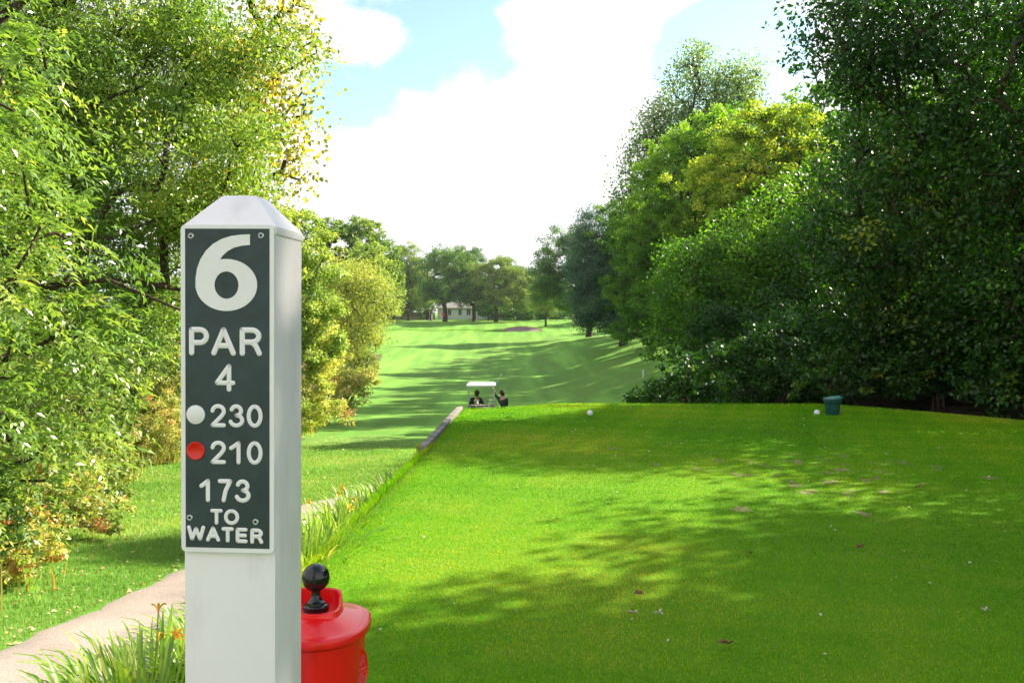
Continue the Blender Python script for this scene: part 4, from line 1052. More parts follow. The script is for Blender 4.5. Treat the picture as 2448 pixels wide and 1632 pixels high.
# ---- tee markers and green bin
MARK = plain("marker_white", (0.80, 0.80, 0.82), 0.3, var=0.04)
for (px, py, lb) in ((1411, 993.5, "white ball tee marker alone on the shaded lawn straight ahead"), (1955, 992.5, "white ball tee marker next to the green bin")):
    D_ = (EYE - 0.0) * FN / (py - HOR)
    m_ = MB(); m_.ball((0, 0, 0), 0.047, (1, 1, 0.97), 28)
    for k in range(1): m_.lathe((0, 0, -0.09), [(0.006, 0), (0.006, 0.05)], 8)
    o = m_.build("tee_marker", MARK); o.location = ((px - 1224) / FN * D_, D_, 0.038); tag(o, lb, "tee marker", "tee markers")
BIN = plain("bin_green", (0.012, 0.075, 0.068), 0.35, var=0.12, scale=12)
BINL = plain("bin_lid_green", (0.05, 0.20, 0.21), 0.32, var=0.1, scale=12)
D_ = EYE * FN / (992 - HOR)
bn = empty("divot_bin", ((1992 - 1224) / FN * D_, D_, 0.0)); tag(bn, "small dark green plastic bin with a flip lid standing on the tee lawn", "bin")
m_ = MB(); m_.lathe((0, 0, 0), [(0.098, 0.0), (0.101, 0.01), (0.112, 0.14), (0.117, 0.185), (0.128, 0.20), (0.134, 0.205), (0.137, 0.242), (0.131, 0.246)], 36); m_.build("bin_body", BIN, bn)
m_ = MB()
lidr = []
for (r, z0, tiltf) in ((0.133, 0.247, 0.0), (0.137, 0.252, 0.04), (0.135, 0.262, 0.12), (0.105, 0.272, 0.22), (0.02, 0.276, 0.25)):
    lidr.append([m_.bm.verts.new((r * cos(a), r * sin(a), z0 + tiltf * r * (cos(a) * .8 + .25))) for a in np.linspace(0, 2 * pi, 36, endpoint=False)])
for A_, B_ in zip(lidr, lidr[1:]):
    for k in range(36): m_.bm.faces.new((A_[k], A_[(k + 1) % 36], B_[(k + 1) % 36], B_[k]))
m_.bm.faces.new(lidr[0][::-1]); m_.bm.faces.new(lidr[-1])
lo_ = m_.build("lid", BINL, bn)
m_ = MB(); m_.box((0.128, 0, 0.262), (0.03, 0.07, 0.045), bev=0.008); m_.build("hinge", BINL, bn)
m_ = MB(); m_.tube([(0.10, -0.095, 0.2), (0.125, -0.11, 0.14), (0.10, -0.10, 0.09), (0.03, -0.125, 0.07)], 0.004, 6); m_.build("handle", BIN, bn)

# ---- small white stake on the fairway bank
sx_, sy_ = (1538 - 1224) / FN * 62, 62
m_ = MB(); m_.lathe((0, 0, 0), [(0.038, -0.1), (0.038, 0.5), (0.02, 0.54)], 10)
o = m_.build("marker_stake", MARK); o.location = (sx_, sy_, tz(sx_, sy_)); tag(o, "thin white stake on the dappled bank of the fairway", "stake")

# ---- flag on the far green
fx, fy_ = (1056 - 1224) / FN * 203, 203
fl = empty("golf_flag", (fx, fy_, tz(fx, fy_))); tag(fl, "small red flag on the far green in front of the white house", "flag")
m_ = MB(); m_.tube([(0, 0, 0), (0, 0, 2.25)], 0.02, 6); m_.build("flagstick", MARK, fl)
m_ = MB(); 
a = [(0, 0, 2.24), (0.22, 0.03, 2.20), (0.42, -0.03, 2.12), (0.55, 0.02, 2.03)]; b = [(0, 0, 1.62), (0.22, 0.04, 1.60), (0.40, -0.02, 1.58), (0.5, 0.03, 1.58)]
for y_ in (-0.004, 0.004):
    A_ = [m_.bm.verts.new((p[0], p[1] + y_, p[2])) for p in a]; B_ = [m_.bm.verts.new((p[0], p[1] + y_, p[2])) for p in b]
    for k in range(3): m_.bm.faces.new((A_[k], A_[k + 1], B_[k + 1], B_[k]))
m_.build("flag_cloth", plain("flag_red", (0.75, 0.03, 0.03), 0.7), fl)

# ---- bunker face in the bank of the green
SANDM = plain("bunker_shaded_sand", (0.19, 0.155, 0.145), 0.95, var=0.2, scale=1.5, bump=0.5)  # sand darkened so the shade of the face is in its colour
LIP = plain("bunker_lip_earth", (0.38, 0.16, 0.07), 0.95, var=0.3, scale=2)
bx0, bx1 = (1200 - 1224) / FN * 188, (1296 - 1224) / FN * 188
us3 = np.linspace(0, 1, 40); vs3 = np.linspace(0, 1, 8)
X = np.zeros((8, 40)); Y = X.copy(); Z = X.copy()
for i, v in enumerate(vs3):
    for j, u in enumerate(us3):
        w_ = sin(pi * u) ** 0.5
        x = bx0 + (bx1 - bx0) * u; y = 188.5 + v * 5.0 * w_
        X[i, j] = x; Y[i, j] = y; Z[i, j] = tz(x, y) + 0.04 - 0.0 + 0.8 * w_ * max(0, v - 0.55)
o = gridmesh("bunker", X, Y, Z, SANDM); tag(o, kind='structure')
X2 = np.array([X[-1], X[-1]]); Y2 = np.array([Y[-1] + 0.0, Y[-1] + 0.5]); Z2 = np.array([Z[-1] + 0.004, Z[-1] + 0.13]); 
o = gridmesh("bunker_lip", X2, Y2, Z2, LIP); tag(o, kind='structure')
X2 = np.array([X[-1], X[-1], X[-1]]); Y2 = np.array([Y[-1] + 0.5, Y[-1] + 0.9, Y[-1] + 3.5]); w_ = np.sin(pi * us3) ** .5
Z2 = np.array([Z[-1] + 0.13, Z[-1] + 0.16, terr(X[-1], Y[-1] + 3.5) - 0.02])
o = gridmesh("bunker_bank", X2, Y2, Z2, FAIR_G); tag(o, kind='structure')

# putting surface
PG = grassmat("putting_green_grass", (0.16, 0.30, 0.035), (0.12, 0.25, 0.025), (0.24, 0.32, 0.05), scale=0.5)
t_ = np.linspace(0, 2 * pi, 60); q_ = np.linspace(0, 1, 14)
X = -13 + np.outer(q_, 14.5 * np.cos(t_)); Y = 211 + np.outer(q_, 9.5 * np.sin(t_))
o = gridmesh("putting_green", X, Y, terr(X, Y) + 0.06, PG); tag(o, kind='structure')

# ---- white house behind the green
SID = plain("white_siding", (0.72, 0.70, 0.70), 0.7, var=0.05, scale=1.2)
ROOFM = plain("grey_shingles", (0.22, 0.21, 0.20), 0.9, var=0.25, scale=3)
GLS = plain("window_glass", (0.02, 0.03, 0.04), 0.1, var=0.1, spec=0.8)
TRIM = plain("white_trim", (0.8, 0.8, 0.78), 0.6)
HD = 236.0; hs = HD / FN
hx0, hx1 = (1046 - 1224) * hs, (1172 - 1224) * hs; hw2 = hx1 - hx0
hz = tz((hx0 + hx1) / 2, HD) - 0.1
house = empty("house", ((hx0 + hx1) / 2, HD + 4, hz)); tag(house, "long low white house behind the far green, half hidden by the trees", "house")
m_ = MB(); m_.box((0, 0, 1.45), (hw2, 8, 2.9)); m_.build("wall", SID, house, smooth=False)
m_ = MB()
for k in range(1): m_.prism([(-4.6, 2.75), (4.6, 2.75), (4.6, 2.92), (0, 4.9), (-4.6, 2.92)], -hw2 / 2 - 0.4, hw2 / 2 + 0.4, plane='YZ')
rf = m_.build("roof", ROOFM, house, smooth=False)
m_ = MB(); m_.box((3.0, 1.5, 5.0), (0.8, 0.8, 1.6)); m_.build("chimney", plain("brick", (0.25, 0.10, 0.07), 0.9), rf, smooth=False)
for px in (1075, 1100, 1120, 1133, 1147, 1161):
    xx = (px - 1224) * hs - (hx0 + hx1) / 2
    wd = 0.95 if px > 1115 else 0.8
    m_ = MB()
    for a, b, c, d in ((xx - wd / 2 - .05, 1.1, .1, 1.5), (xx + wd / 2 + .05, 1.1, .1, 1.5)): m_.box((a, -4.02, b + .75), (c, .1, d))
    m_.box((xx, -4.025, 2.62), (wd + .2, .12, .1)); m_.box((xx, -4.03, 1.08), (wd + .3, .14, .1)); m_.box((xx, -4.02, 1.85), (.05, .08, 1.45))
    wfr = m_.build("window", TRIM, house, smooth=False)
    m_ = MB(); m_.box((xx, -4.005, 1.85), (wd, .04, 1.46)); m_.build("pane", GLS, wfr, smooth=False)
# right wing with porch
m_ = MB(); m_.box((hw2 / 2 + 2.3, 1.0, 1.6), (4.4, 6.5, 3.2)); m_.build("wing_wall", SID, house, smooth=False)
m_ = MB(); m_.box((hw2 / 2 + 1.6, -2.3, 1.05), (1.0, .06, 2.1)); m_.build("door", plain("door_dark", (0.05, 0.05, 0.05), .6), house, smooth=False)
m_ = MB(); m_.prism([(-3.0, 3.1), (5.0, 3.1), (5.0, 3.25), (1.0, 4.8), (-3.0, 3.25)], hw2 / 2 + 0.42, hw2 / 2 + 4.9, plane='YZ'); m_.build("wing_roof", ROOFM, house, smooth=False)
# fence left of the house
m_ = MB()
fx0, fx1 = (905 - 1224) * 232 / FN, (1040 - 1224) * 232 / FN
FENM = plain("brown_fence_boards", (0.20, 0.12, 0.09), 0.85, var=0.25, scale=1.5)
fz = tz((fx0 + fx1) / 2, 232)
fe = empty("fence", ((fx0 + fx1) / 2, 232, fz)); tag(fe, "reddish brown board fence left of the white house", "fence")
n_ = 60
for k in range(n_):
    m_.box(((k + .5) / n_ * (fx1 - fx0) - (fx1 - fx0) / 2, 0, 0.85), ((fx1 - fx0) / n_ - 0.03, 0.04, 1.7 + 0.03 * (k % 3)))
m_.build("boards", FENM, fe, smooth=False)
for k in range(6):
    m_ = MB(); m_.box(((k + .5) / 6 * (fx1 - fx0) - (fx1 - fx0) / 2, 0.1, 0.95), (0.12, 0.12, 2.0)); m_.build("fence_post", FENM, fe, smooth=False)

# ================================================================== golf cart with two players
CX, CY = (1150 - 1224) / FN * 36, 36.6
cz = tz(CX, CY)
cart = empty("golf_cart", (CX, CY, cz)); tag(cart, "white roofed golf cart seen from behind beyond the front edge of the tee", "golf cart")
CREAM = plain("cart_cream", (0.70, 0.67, 0.58), 0.35, var=0.04, coat=0.3)
ROOFC = plain("cart_roof_white", (0.82, 0.81, 0.79), 0.4, var=0.03)
SEATM = plain("cart_seat_vinyl", (0.50, 0.46, 0.36), 0.55)
BLK = plain("cart_black_plastic", (0.02, 0.02, 0.02), 0.6)
TYRE = plain("tyre_rubber", (0.018, 0.018, 0.018), 0.85, bump=0.3, scale=40)
RIMM = plain("wheel_rim_white", (0.6, 0.6, 0.58), 0.4)
CHR = plain("club_steel", (0.65, 0.66, 0.68), 0.2, metal=1.0)
POSTM = plain("cart_post_alu", (0.55, 0.56, 0.55), 0.4, metal=0.3)
m_ = MB()
m_.prism([(-1.15, 0.30), (1.15, 0.30), (1.22, 0.50), (1.10, 0.80), (0.85, 0.86), (0.72, 0.36), (0.05, 0.34), (-0.02, 0.62), (-0.62, 0.64), (-0.70, 0.78), (-1.08, 0.74), (-1.18, 0.55)], -0.58, 0.58, plane='YZ')
bmesh.ops.bevel(m_.bm, geom=[e for e in m_.bm.edges], offset=0.025, segments=2, affect='EDGES')
m_.build("cart_body", CREAM, cart)
m_ = MB(); m_.box((0, -0.30, 0.70), (1.0, 0.50, 0.13), bev=0.04); m_.build("seat", SEATM, cart)
m_ = MB(); m_.box((0, -0.60, 0.97), (1.0, 0.09, 0.32), Matrix.Rotation(radians(8), 3, 'X'), bev=0.035); m_.build("backrest", SEATM, cart)
m_ = MB()
m_.box((0, -0.12, 1.87), (1.10, 1.62, 0.07), bev=0.03); m_.box((0, -0.12, 1.905), (0.94, 1.42, 0.05), bev=0.02)
m_.build("roof", ROOFC, cart)
for sx in (-1, 1):
    m_ = MB(); m_.tube([(sx * 0.50, -0.72, 0.70), (sx * 0.505, -0.78, 1.3), (sx * 0.50, -0.80, 1.86)], 0.018, 8); m_.build("roof_post", POSTM, cart)
    m_ = MB(); m_.tube([(sx * 0.52, 0.98, 0.75), (sx * 0.51, 0.72, 1.4), (sx * 0.50, 0.62, 1.86)], 0.018, 8); m_.build("roof_post", POSTM, cart)
    m_ = MB(); m_.tube([(sx * 0.54, -0.52, 0.66), (sx * 0.55, -0.50, 0.86), (sx * 0.55, -0.2, 0.88), (sx * 0.54, -0.12, 0.68)], 0.014, 6); m_.build("armrest", BLK, cart)
    for yy in (-0.80, 0.84):
        m_ = MB(); m_.lathe((sx * 0.50, yy, 0.225), [(0.12, -0.09), (0.20, -0.095), (0.225, -0.07), (0.225, 0.07), (0.20, 0.095), (0.12, 0.09)], 28, axis='X'); wh = m_.build("wheel", TYRE, cart)
        m_ = MB(); m_.lathe((sx * 0.50, yy, 0.225), [(0.115, -0.088), (0.118, 0.088)], 20, axis='X'); m_.ball((sx * 0.585, yy, 0.225), 0.05, (0.4, 1, 1), 12); m_.build("rim", RIMM, wh)
m_ = MB(); m_.tube([(-0.25, 0.82, 0.72), (-0.25, 0.50, 1.02)], 0.02, 8); m_.build("steering_column", BLK, cart)
m_ = MB(); c_ = Vector((-0.25, 0.48, 1.03)); ax = Vector((0, -0.6, 0.8)).normalized(); u_1 = Vector((1, 0, 0)); v_1 = ax.cross(u_1)
m_.tube([c_ + (u_1 * cos(a) + v_1 * sin(a)) * 0.17 for a in np.linspace(0, 2 * pi, 25)], 0.013, 6, caps=False)
for a in (0.3, 2.8, 4.7): m_.tube([c_, c_ + (u_1 * cos(a) + v_1 * sin(a)) * 0.17], 0.009, 5)
m_.build("steering_wheel", BLK, cart)
m_ = MB(); m_.box((0, -0.98, 0.95), (0.96, 0.03, 0.03)); m_.box((-0.47, -0.90, 0.84), (0.03, 0.18, 0.24)); m_.box((0.47, -0.90, 0.84), (0.03, 0.18, 0.24)); m_.box((0, -0.98, 1.12), (0.96, 0.025, 0.025))
m_.box((-0.47, -0.98, 1.03), (0.025, 0.025, 0.2)); m_.box((0.47, -0.98, 1.03), (0.025, 0.025, 0.2)); m_.build("bag_rack", BLK, cart)
for sx in (-0.42, 0.42):
    m_ = MB(); m_.lathe((sx, -1.17, 0.60), [(0.045, -0.01), (0.05, 0.0), (0.045, 0.01)], 14, axis='Y'); m_.build("tail_light", plain("tail_light_red", (0.5, 0.02, 0.02), 0.3), cart)

def club(mbx, base, head, drv=False):
    base = Vector(base); head = Vector(head); mbx.tube([base, head], 0.008, 6)
    d = (head - base).normalized()
    if drv: mbx.ball(head + Vector((0.03, 0, 0)), 0.045, (1.25, 1, .7), 12)
    else: mbx.box(head + Vector((0.03, 0, 0.0)), (0.075, 0.018, 0.05), Matrix.Rotation(radians(20), 3, 'Y'), bev=0.005)
def golf_bag(x, lean, label, bm_mat, heads, seed):
    r = random.Random(seed)
    g = empty("golf_bag", (CX + x, CY - 1.07, cz + 0.36)); tag(g, label, "golf bag", "golf bags strapped to the back of the cart")
    m_ = MB(); m_.lathe((0, 0, 0), [(0.14, 0), (0.155, 0.02), (0.15, 0.3), (0.145, 0.55), (0.165, 0.66), (0.17, 0.72), (0.14, 0.73)], 20, ex=2.3)
    m_.box((0, -0.13, 0.25), (0.17, 0.07, 0.3), bev=0.02); m_.build("bag_body", bm_mat, g)
    m_ = MB(); m_.tube([(0.10, -0.09, 0.66), (0.17, -0.16, 0.45), (0.12, -0.12, 0.15)], 0.015, 6); m_.build("strap", bm_mat, g)
    for k in range(heads):
        a = r.uniform(0, 2 * pi); rr_ = r.uniform(0.02, 0.09)
        m_ = MB(); hx = rr_ * cos(a) + lean * r.uniform(.6, 1.3); club(m_, (rr_ * cos(a) * .6, rr_ * sin(a) * .6, 0.35), (hx, rr_ * sin(a), 0.84 + r.uniform(0, .16)), k % 3 == 0)
        m_.build("club", CHR if k % 3 else BAGW, g)
BAGW = plain("headcover_white", (0.75, 0.74, 0.72), 0.7)
golf_bag(-0.20, 0.02, "black golf bag with white topped clubs behind the seated player", plain("bag_black", (0.015, 0.017, 0.03), 0.6), 8, 3)
golf_bag(0.24, 0.10, "cream golf bag with slanting clubs on the right side of the cart", plain("bag_cream", (0.45, 0.40, 0.30), 0.6), 6, 4)

# ---- people: one skinned body each, clothes and hair as children
SKIN = plain("skin", (0.52, 0.30, 0.21), 0.5, var=0.05)
def skinned(name, J, E, mat, parent, grow=0.0, root=0, sub=2):
    me = bpy.data.meshes.new(name + "_tmp")
    me.from_pydata([j[0] for j in J], E, [])
    o = bpy.data.objects.new(name + "_tmp", me); col.objects.link(o)
    sm = o.modifiers.new("skin", 'SKIN'); sm.use_smooth_shade = True
    sd = o.modifiers.new("sub", 'SUBSURF'); sd.levels = sub; sd.render_levels = sub
    for i, j in enumerate(J):
        r = j[1]; r = (r, r) if isinstance(r, (int, float)) else r
        me.skin_vertices[0].data[i].radius = (r[0] + grow, r[1] + grow)
        me.skin_vertices[0].data[i].use_root = (i == root)
    dg = bpy.context.evaluated_depsgraph_get()
    me2 = bpy.data.meshes.new_from_object(o.evaluated_get(dg)); me2.name = name
    for p in me2.polygons: p.use_smooth = True
    bpy.data.objects.remove(o)
    return linkobj(name, me2, mat, parent)
def add_skin_layer(me_obj):
    pass
def person(label, loc, rz, J, shirt_m, leg_m, hair_m, shoe_m, seat=False):
    """J: dict of joints (local, metres)"""
    p = empty("person", loc, rz); tag(p, label, "person")
    j = {k: Vector(v) for k, v in J.items()}
    names = []; V = []; E = []
    def add(v, r, link=None):
        V.append((tuple(v), r)); i = len(V) - 1
        if link is not None: E.append((link, i))
        return i
    pel = add(j['pelvis'], (0.135, 0.10)); wa = add(j['pelvis'].lerp(j['chest'], .45), (0.12, 0.09), pel); ch = add(j['chest'], (0.155, 0.105), wa)
    nb_ = add(j['neck'], (0.055, 0.055), ch); hd0 = add(j['neck'].lerp(j['head'], .55), (0.06, 0.065), nb_); hd = add(j['head'], (0.078, 0.095), hd0); tp = add(j['head'] + (j['head'] - j['neck']).normalized() * 0.075, (0.06, 0.07), hd)
    fw_ = Vector(J.get('face', (0, 1, 0))).normalized()
    for s in 'lr':
        sh = add(j['sh_' + s], 0.058, ch); el = add(j['el_' + s], 0.042, sh); wr = add(j['wr_' + s], 0.028, el)
        d = (j['wr_' + s] - j['el_' + s]).normalized(); side = d.cross(fw_); side = side.normalized() if side.length > .01 else Vector((1, 0, 0))
        pm = add(j['wr_' + s] + d * 0.055, (0.036, 0.016), wr)
        for q, ln in ((-.027, .062), (-.009, .078), (.009, .074), (.027, .058)):
            k1 = add(j['wr_' + s] + d * (0.075 + ln * .55) + side * q, 0.0085, pm); add(j['wr_' + s] + d * (0.07 + ln) + side * q * .8 + fw_ * .02, 0.0075, k1)
        add(j['wr_' + s] + d * 0.06 + side * (-.05 if s == 'l' else .05), 0.0095, wr)
        hp = add(j['hip_' + s], 0.085, pel); kn = add(j['kn_' + s], 0.058, hp); an = add(j['an_' + s], 0.038, kn); add(j['an_' + s] + Vector(J.get('toe', (0, .2, -.05))), (0.04, 0.028), an)
    skinned("body", V, E, SKIN, p, sub=1)
    # facial features on the head
    m_ = MB(); sd_ = fw_.cross(Vector((0, 0, 1))).normalized(); H = j['head']
    m_.ball(H + fw_ * 0.10 - Vector((0, 0, .015)), 0.014, (1, 1, 1.4), 8); m_.build("nose", SKIN, p)
    for sg in (-1, 1):
        m_ = MB(); m_.ball(H + sd_ * 0.085 * sg - Vector((0, 0, .01)), 0.026, (.5, .9, 1.2), 8); m_.build("ear", SKIN, p)
        m_ = MB(); m_.ball(H + fw_ * 0.088 + sd_ * 0.032 * sg + Vector((0, 0, .015)), 0.011, seg=8); m_.build("eye", BLK, p)
    m_ = MB(); m_.ball(H + fw_ * 0.090 - Vector((0, 0, .05)), 0.02, (1, .5, .35), 8); m_.build("mouth", plain("lips", (0.4, 0.15, 0.12), .5), p)
    # clothes
    V2 = []; E2 = []
    def add2(v, r, link=None):
        V2.append((tuple(v), r)); i = len(V2) - 1
        if link is not None: E2.append((link, i))
        return i
    pel2 = add2(j['pelvis'] + Vector((0, 0, .02)), (0.155, 0.12)); wa2 = add2(j['pelvis'].lerp(j['chest'], .45), (0.145, 0.115), pel2); ch2 = add2(j['chest'], (0.175, 0.125), wa2); add2(j['neck'] - Vector((0, 0, .03)), (0.07, 0.07), ch2)
    for s in 'lr':
        a = add2(j['sh_' + s], 0.075, ch2); b = add2(j['el_' + s], 0.057, a); add2(j['el_' + s].lerp(j['wr_' + s], .9), 0.042, b)
    skinned("jacket", V2, E2, shirt_m, p, sub=2)
    V2 = []; E2 = []
    pel3 = add2(j['pelvis'], (0.148, 0.112))
    for s in 'lr':
        a = add2(j['hip_' + s], 0.098, pel3); b = add2(j['kn_' + s], 0.072, a); add2(j['kn_' + s].lerp(j['an_' + s], .92), 0.056, b)
    skinned("trousers", V2, E2, leg_m, p, sub=2)
    for s in 'lr':
        m_ = MB(); t = Vector(J.get('toe', (0, .2, -.05))); m_.ball(j['an_' + s] + t * .45 + Vector((0, 0, -.035)), 0.06, (.75, 1.0, .62) if abs(t.x) > abs(t.y) else (.75, 1.0, .62), 12)
        m_.ball(j['an_' + s] + t * .8 + Vector((0, 0, -.04 + .03)), 0.05, (.8, 1.0, .6), 12); m_.build("shoe", shoe_m, p)
    m_ = MB(); m_.ball(H - fw_ * 0.018 + Vector((0, 0, .03)), 0.103, (1.0, 1.05, 1.02), 20); m_.ball(H - fw_ * 0.045 - Vector((0, 0, .05)), 0.075, (1.1, .8, 1.1), 16)
    # cut the face side free
    for v in list(m_.bm.verts):
        rel = v.co - H
        if rel.dot(fw_) > 0.055 and rel.z < 0.055: v.co -= fw_ * (rel.dot(fw_) - 0.055) * 0.9
    m_.build("hair", hair_m, p)
    return p
NAVY = plain("navy_cloth", (0.012, 0.016, 0.040), 0.85, bump=0.3, scale=20)
PBLUE = plain("pale_blue_cloth", (0.45, 0.58, 0.78), 0.85)
DGREY = plain("dark_green_grey_cloth", (0.022, 0.032, 0.036), 0.85, bump=0.3, scale=20)
HAIRB = plain("brown_hair", (0.07, 0.030, 0.014), 0.6, bump=0.5, scale=60)
HAIRD = plain("dark_brown_hair", (0.045, 0.018, 0.014), 0.6, bump=0.5, scale=60)
SHOE = plain("shoe_white", (0.6, 0.58, 0.55), 0.6)
KHAKI = plain("khaki_cloth", (0.30, 0.24, 0.15), 0.85)
person("seated player in a navy jacket on the left seat of the golf cart", (CX - 0.20, CY - 0.30, cz), 0,
       dict(pelvis=(0, 0, .86), chest=(0, .03, 1.20), neck=(0.01, .06, 1.40), head=(0.03, .09, 1.53), sh_l=(-.185, .03, 1.31), el_l=(-.25, .15, 1.05), wr_l=(-.14, .38, 1.0),
            sh_r=(.185, .03, 1.31), el_r=(.27, .16, 1.06), wr_r=(.16, .40, 1.02), hip_l=(-.09, .05, .84), kn_l=(-.14, .46, .84), an_l=(-.14, .60, .44), hip_r=(.09, .05, .84), kn_r=(.14, .46, .84), an_r=(.14, .60, .44), toe=(0, .18, -.04), face=(0.3, 1, -.1)),
       NAVY, PBLUE, HAIRB, SHOE)
ppx = (1203 - 1224) / FN * 36.2; pz = tz(ppx, 36.2)
person("standing player in dark clothes beside the cart with one arm raised holding a club", (ppx, 36.2, pz), 0,
       dict(pelvis=(0.03, 0, .90), chest=(-.01, .02, 1.22), neck=(-.04, .03, 1.40), head=(-.06, .04, 1.53), sh_l=(-.17, .08, 1.32), el_l=(-.30, .18, 1.43), wr_l=(-.37, .25, 1.62),
            sh_r=(.14, -.04, 1.29), el_r=(.13, .06, 1.02), wr_r=(-.08, .18, .96), hip_l=(-.05, .04, .86), kn_l=(-.10, .06, .47), an_l=(-.08, .04, .09), hip_r=(.11, -.03, .86), kn_r=(.12, .02, .47), an_r=(.14, -.04, .09), toe=(-.16, .10, -.04), face=(-1, .45, 0)),
       DGREY, DGREY, HAIRD, SHOE)
g = empty("golf_club", (ppx - .37, 36.2 + .27, pz + 1.55)); tag(g, "golf club held up slantwise by the standing player", "golf club")
m_ = MB(); m_.tube([(0, 0, 0), (0.06, 0.08, 0.22)], 0.014, 8); m_.build("grip", BLK, g)
m_ = MB(); m_.tube([(0.06, 0.08, 0.22), (0.26, 0.55, 0.62)], 0.008, 8); m_.build("shaft", CHR, g)
m_ = MB(); m_.box((0.28, 0.56, 0.63), (0.085, 0.02, 0.05), Matrix.Rotation(radians(-30), 3, 'Y'), bev=0.006); m_.build("club_head", CHR, g)

# ================================================================== lawn blades, lilies, litter
def bladesmat(name, stops, trans=0.3):
    return leafmat(name, stops, trans, 0.75, 0.05, (1.5, 1.5, .3))
G_TEE = bladesmat("tee_blades", [(0.0, (0.040, 0.17, 0.003)), (0.45, (0.120, 0.355, 0.004)), (0.8, (0.32, 0.46, 0.010)), (1.0, (0.58, 0.46, 0.08))])
G_FAIR = bladesmat("rough_blades", [(0.0, (0.10, 0.23, 0.045)), (0.5, (0.20, 0.35, 0.09)), (0.85, (0.32, 0.42, 0.14)), (1.0, (0.52, 0.44, 0.22))])
def blades(name, n, xf, yf, zf, h, w, mat, seed, lean=0.5, keep=None):
    r = np.random.default_rng(seed)
    X = xf(r, n); Y = yf(r, n)
    if callable(X): pass
    k = np.ones(n, bool) if keep is None else keep(X, Y, r)
    X, Y = X[k], Y[k]
    if name == 'tee_grass':
        k = np.ones(len(X), bool); q = (Y > 7) & (Y < 12.5) & (X > .5); k[q] = not_divot(X[q], Y[q]); X, Y = X[k], Y[k]
    n = len(X); Z = zf(X, Y)
    H = h * r.uniform(0.5, 1.25, n) * (1 + 0.03 * np.maximum(0, Y - 4)); W = w * r.uniform(.7, 1.3, n) * (1 + 0.10 * np.maximum(0, Y - 4))
    a = r.uniform(0, 2 * pi, n); ln = np.abs(r.normal(size=n)) * lean
    d = np.stack([np.cos(a), np.sin(a), np.zeros(n)], 1); b = np.stack([-np.sin(a), np.cos(a), np.zeros(n)], 1)
    P = np.stack([X, Y, Z], 1); up = np.array([0, 0, 1.0])
    V = np.stack([P - b * W[:, None], P + b * W[:, None], P + d * (H * ln)[:, None] * .9 + up * H[:, None]], 1).reshape(-1, 3)
    F = np.arange(n * 3).reshape(n, 3)
    t = 0.5 + 0.18 * r.normal(size=n) + 0.16 * np.sin(X * 0.7 + Y * .5 + 2) * np.cos(Y * .6 - X * .3) + 0.16 * np.sin(X * 1.3 + 1.1) * np.cos(Y * 1.1) + 0.10 * np.sin(X * 3.1 + Y * 2.3) * np.cos(Y * 3.7 - X) + 0.08 * np.sin(X * 9 + Y * 7) * np.cos(Y * 11 - X * 5)
    me = np_mesh(name, V, F, False, np.clip(t, 0, 1))
    o = linkobj(name, me, mat); tag(o, kind='stuff'); return o
def teez(X, Y): return 0.012 * np.sin(X * 1.1 + 0.4) * np.cos(Y * 0.7) - 0.001
R0 = lambda a, b: (lambda r, n: a + (b - a) * r.random(n))
def ydist(a, b, p): return lambda r, n: a + (b - a) * r.random(n) ** p
def keep_tee(X, Y, r):
    return (X > np.interp(Y, WLY, WLX) + 0.01) & (X < xr(Y) - .05) & (np.abs(X) < Y * 0.62 + 1.2) & (Y < yfront(X) + 0.0) & np.where((Y > 8) & (Y < 12) & (X > .8), True, True)
DV = []
_r = random.Random(12)
for (px, py, n_) in ((1900, 1160, 3), (1985, 1158, 3), (1840, 1128, 2), (2050, 1180, 2), (1790, 1140, 2), (2110, 1170, 2), (1930, 1182, 2), (2165, 1110, 2), (1730, 1110, 2), (1890, 1105, 3), (2220, 1150, 1), (2010, 1130, 2), (1660, 1118, 1), (2090, 1142, 2), (2350, 1145, 1), (2260, 1118, 1), (1560, 1112, 1), (1480, 1076, 1), (1770, 1220, 1), (2070, 1225, 1)):
    for k in range(n_):
        D_ = EYE * FN / (py - HOR + _r.uniform(-8, 8)); DV.append(((px + _r.uniform(-25, 25) - 1224) / FN * D_, D_, _r.uniform(.03, .10), _r.uniform(.04, .12)))
DVa = np.array(DV)
def not_divot(X, Y): return (((X[:, None] - DVa[None, :, 0]) / DVa[None, :, 2]) ** 2 + ((Y[:, None] - DVa[None, :, 1]) / DVa[None, :, 3]) ** 2).min(1) > 0.55 - 0.5 * np.sin(X * 60 + Y * 47) ** 2
V = []; F = []
for (x, y, rx, ry) in DV:
    b0 = len(V); V.append((x, y, float(teez(x, y)) + .006)); nn_ = 14
    for k in range(nn_):
        a = 2 * pi * k / nn_; q = _r.uniform(.55, 1.2); xx = x + rx * q * cos(a); yy = y + ry * q * sin(a); V.append((xx, yy, float(teez(xx, yy)) + .0035))
    for k in range(nn_): F.append((b0, b0 + 1 + k, b0 + 1 + (k + 1) % nn_))
o = linkobj("bare_patches", np_mesh("bare_patches", V, F), plain("divot_sand", (0.22, 0.22, 0.09), 0.95, var=0.25, scale=30, bump=0.5, spec=0.1)); tag(o, "sandy divot patches worn into the tee lawn", "divots", kind='stuff')
tg = blades("tee_grass", 900000, R0(-1.4, 8.0), ydist(3.0, 16.2, 1.9), teez, 0.014, 0.0017, G_TEE, 201, keep=keep_tee); tag(tg, "short mown grass of the tee lawn", "grass")
def path_dist(X, Y):
    d = np.full(len(X), 99.0)
    pts = np.array([(p.x, p.y) for p in cl])
    cx = np.interp(Y, pts[:, 1], pts[:, 0])
    return np.abs(X - cx)
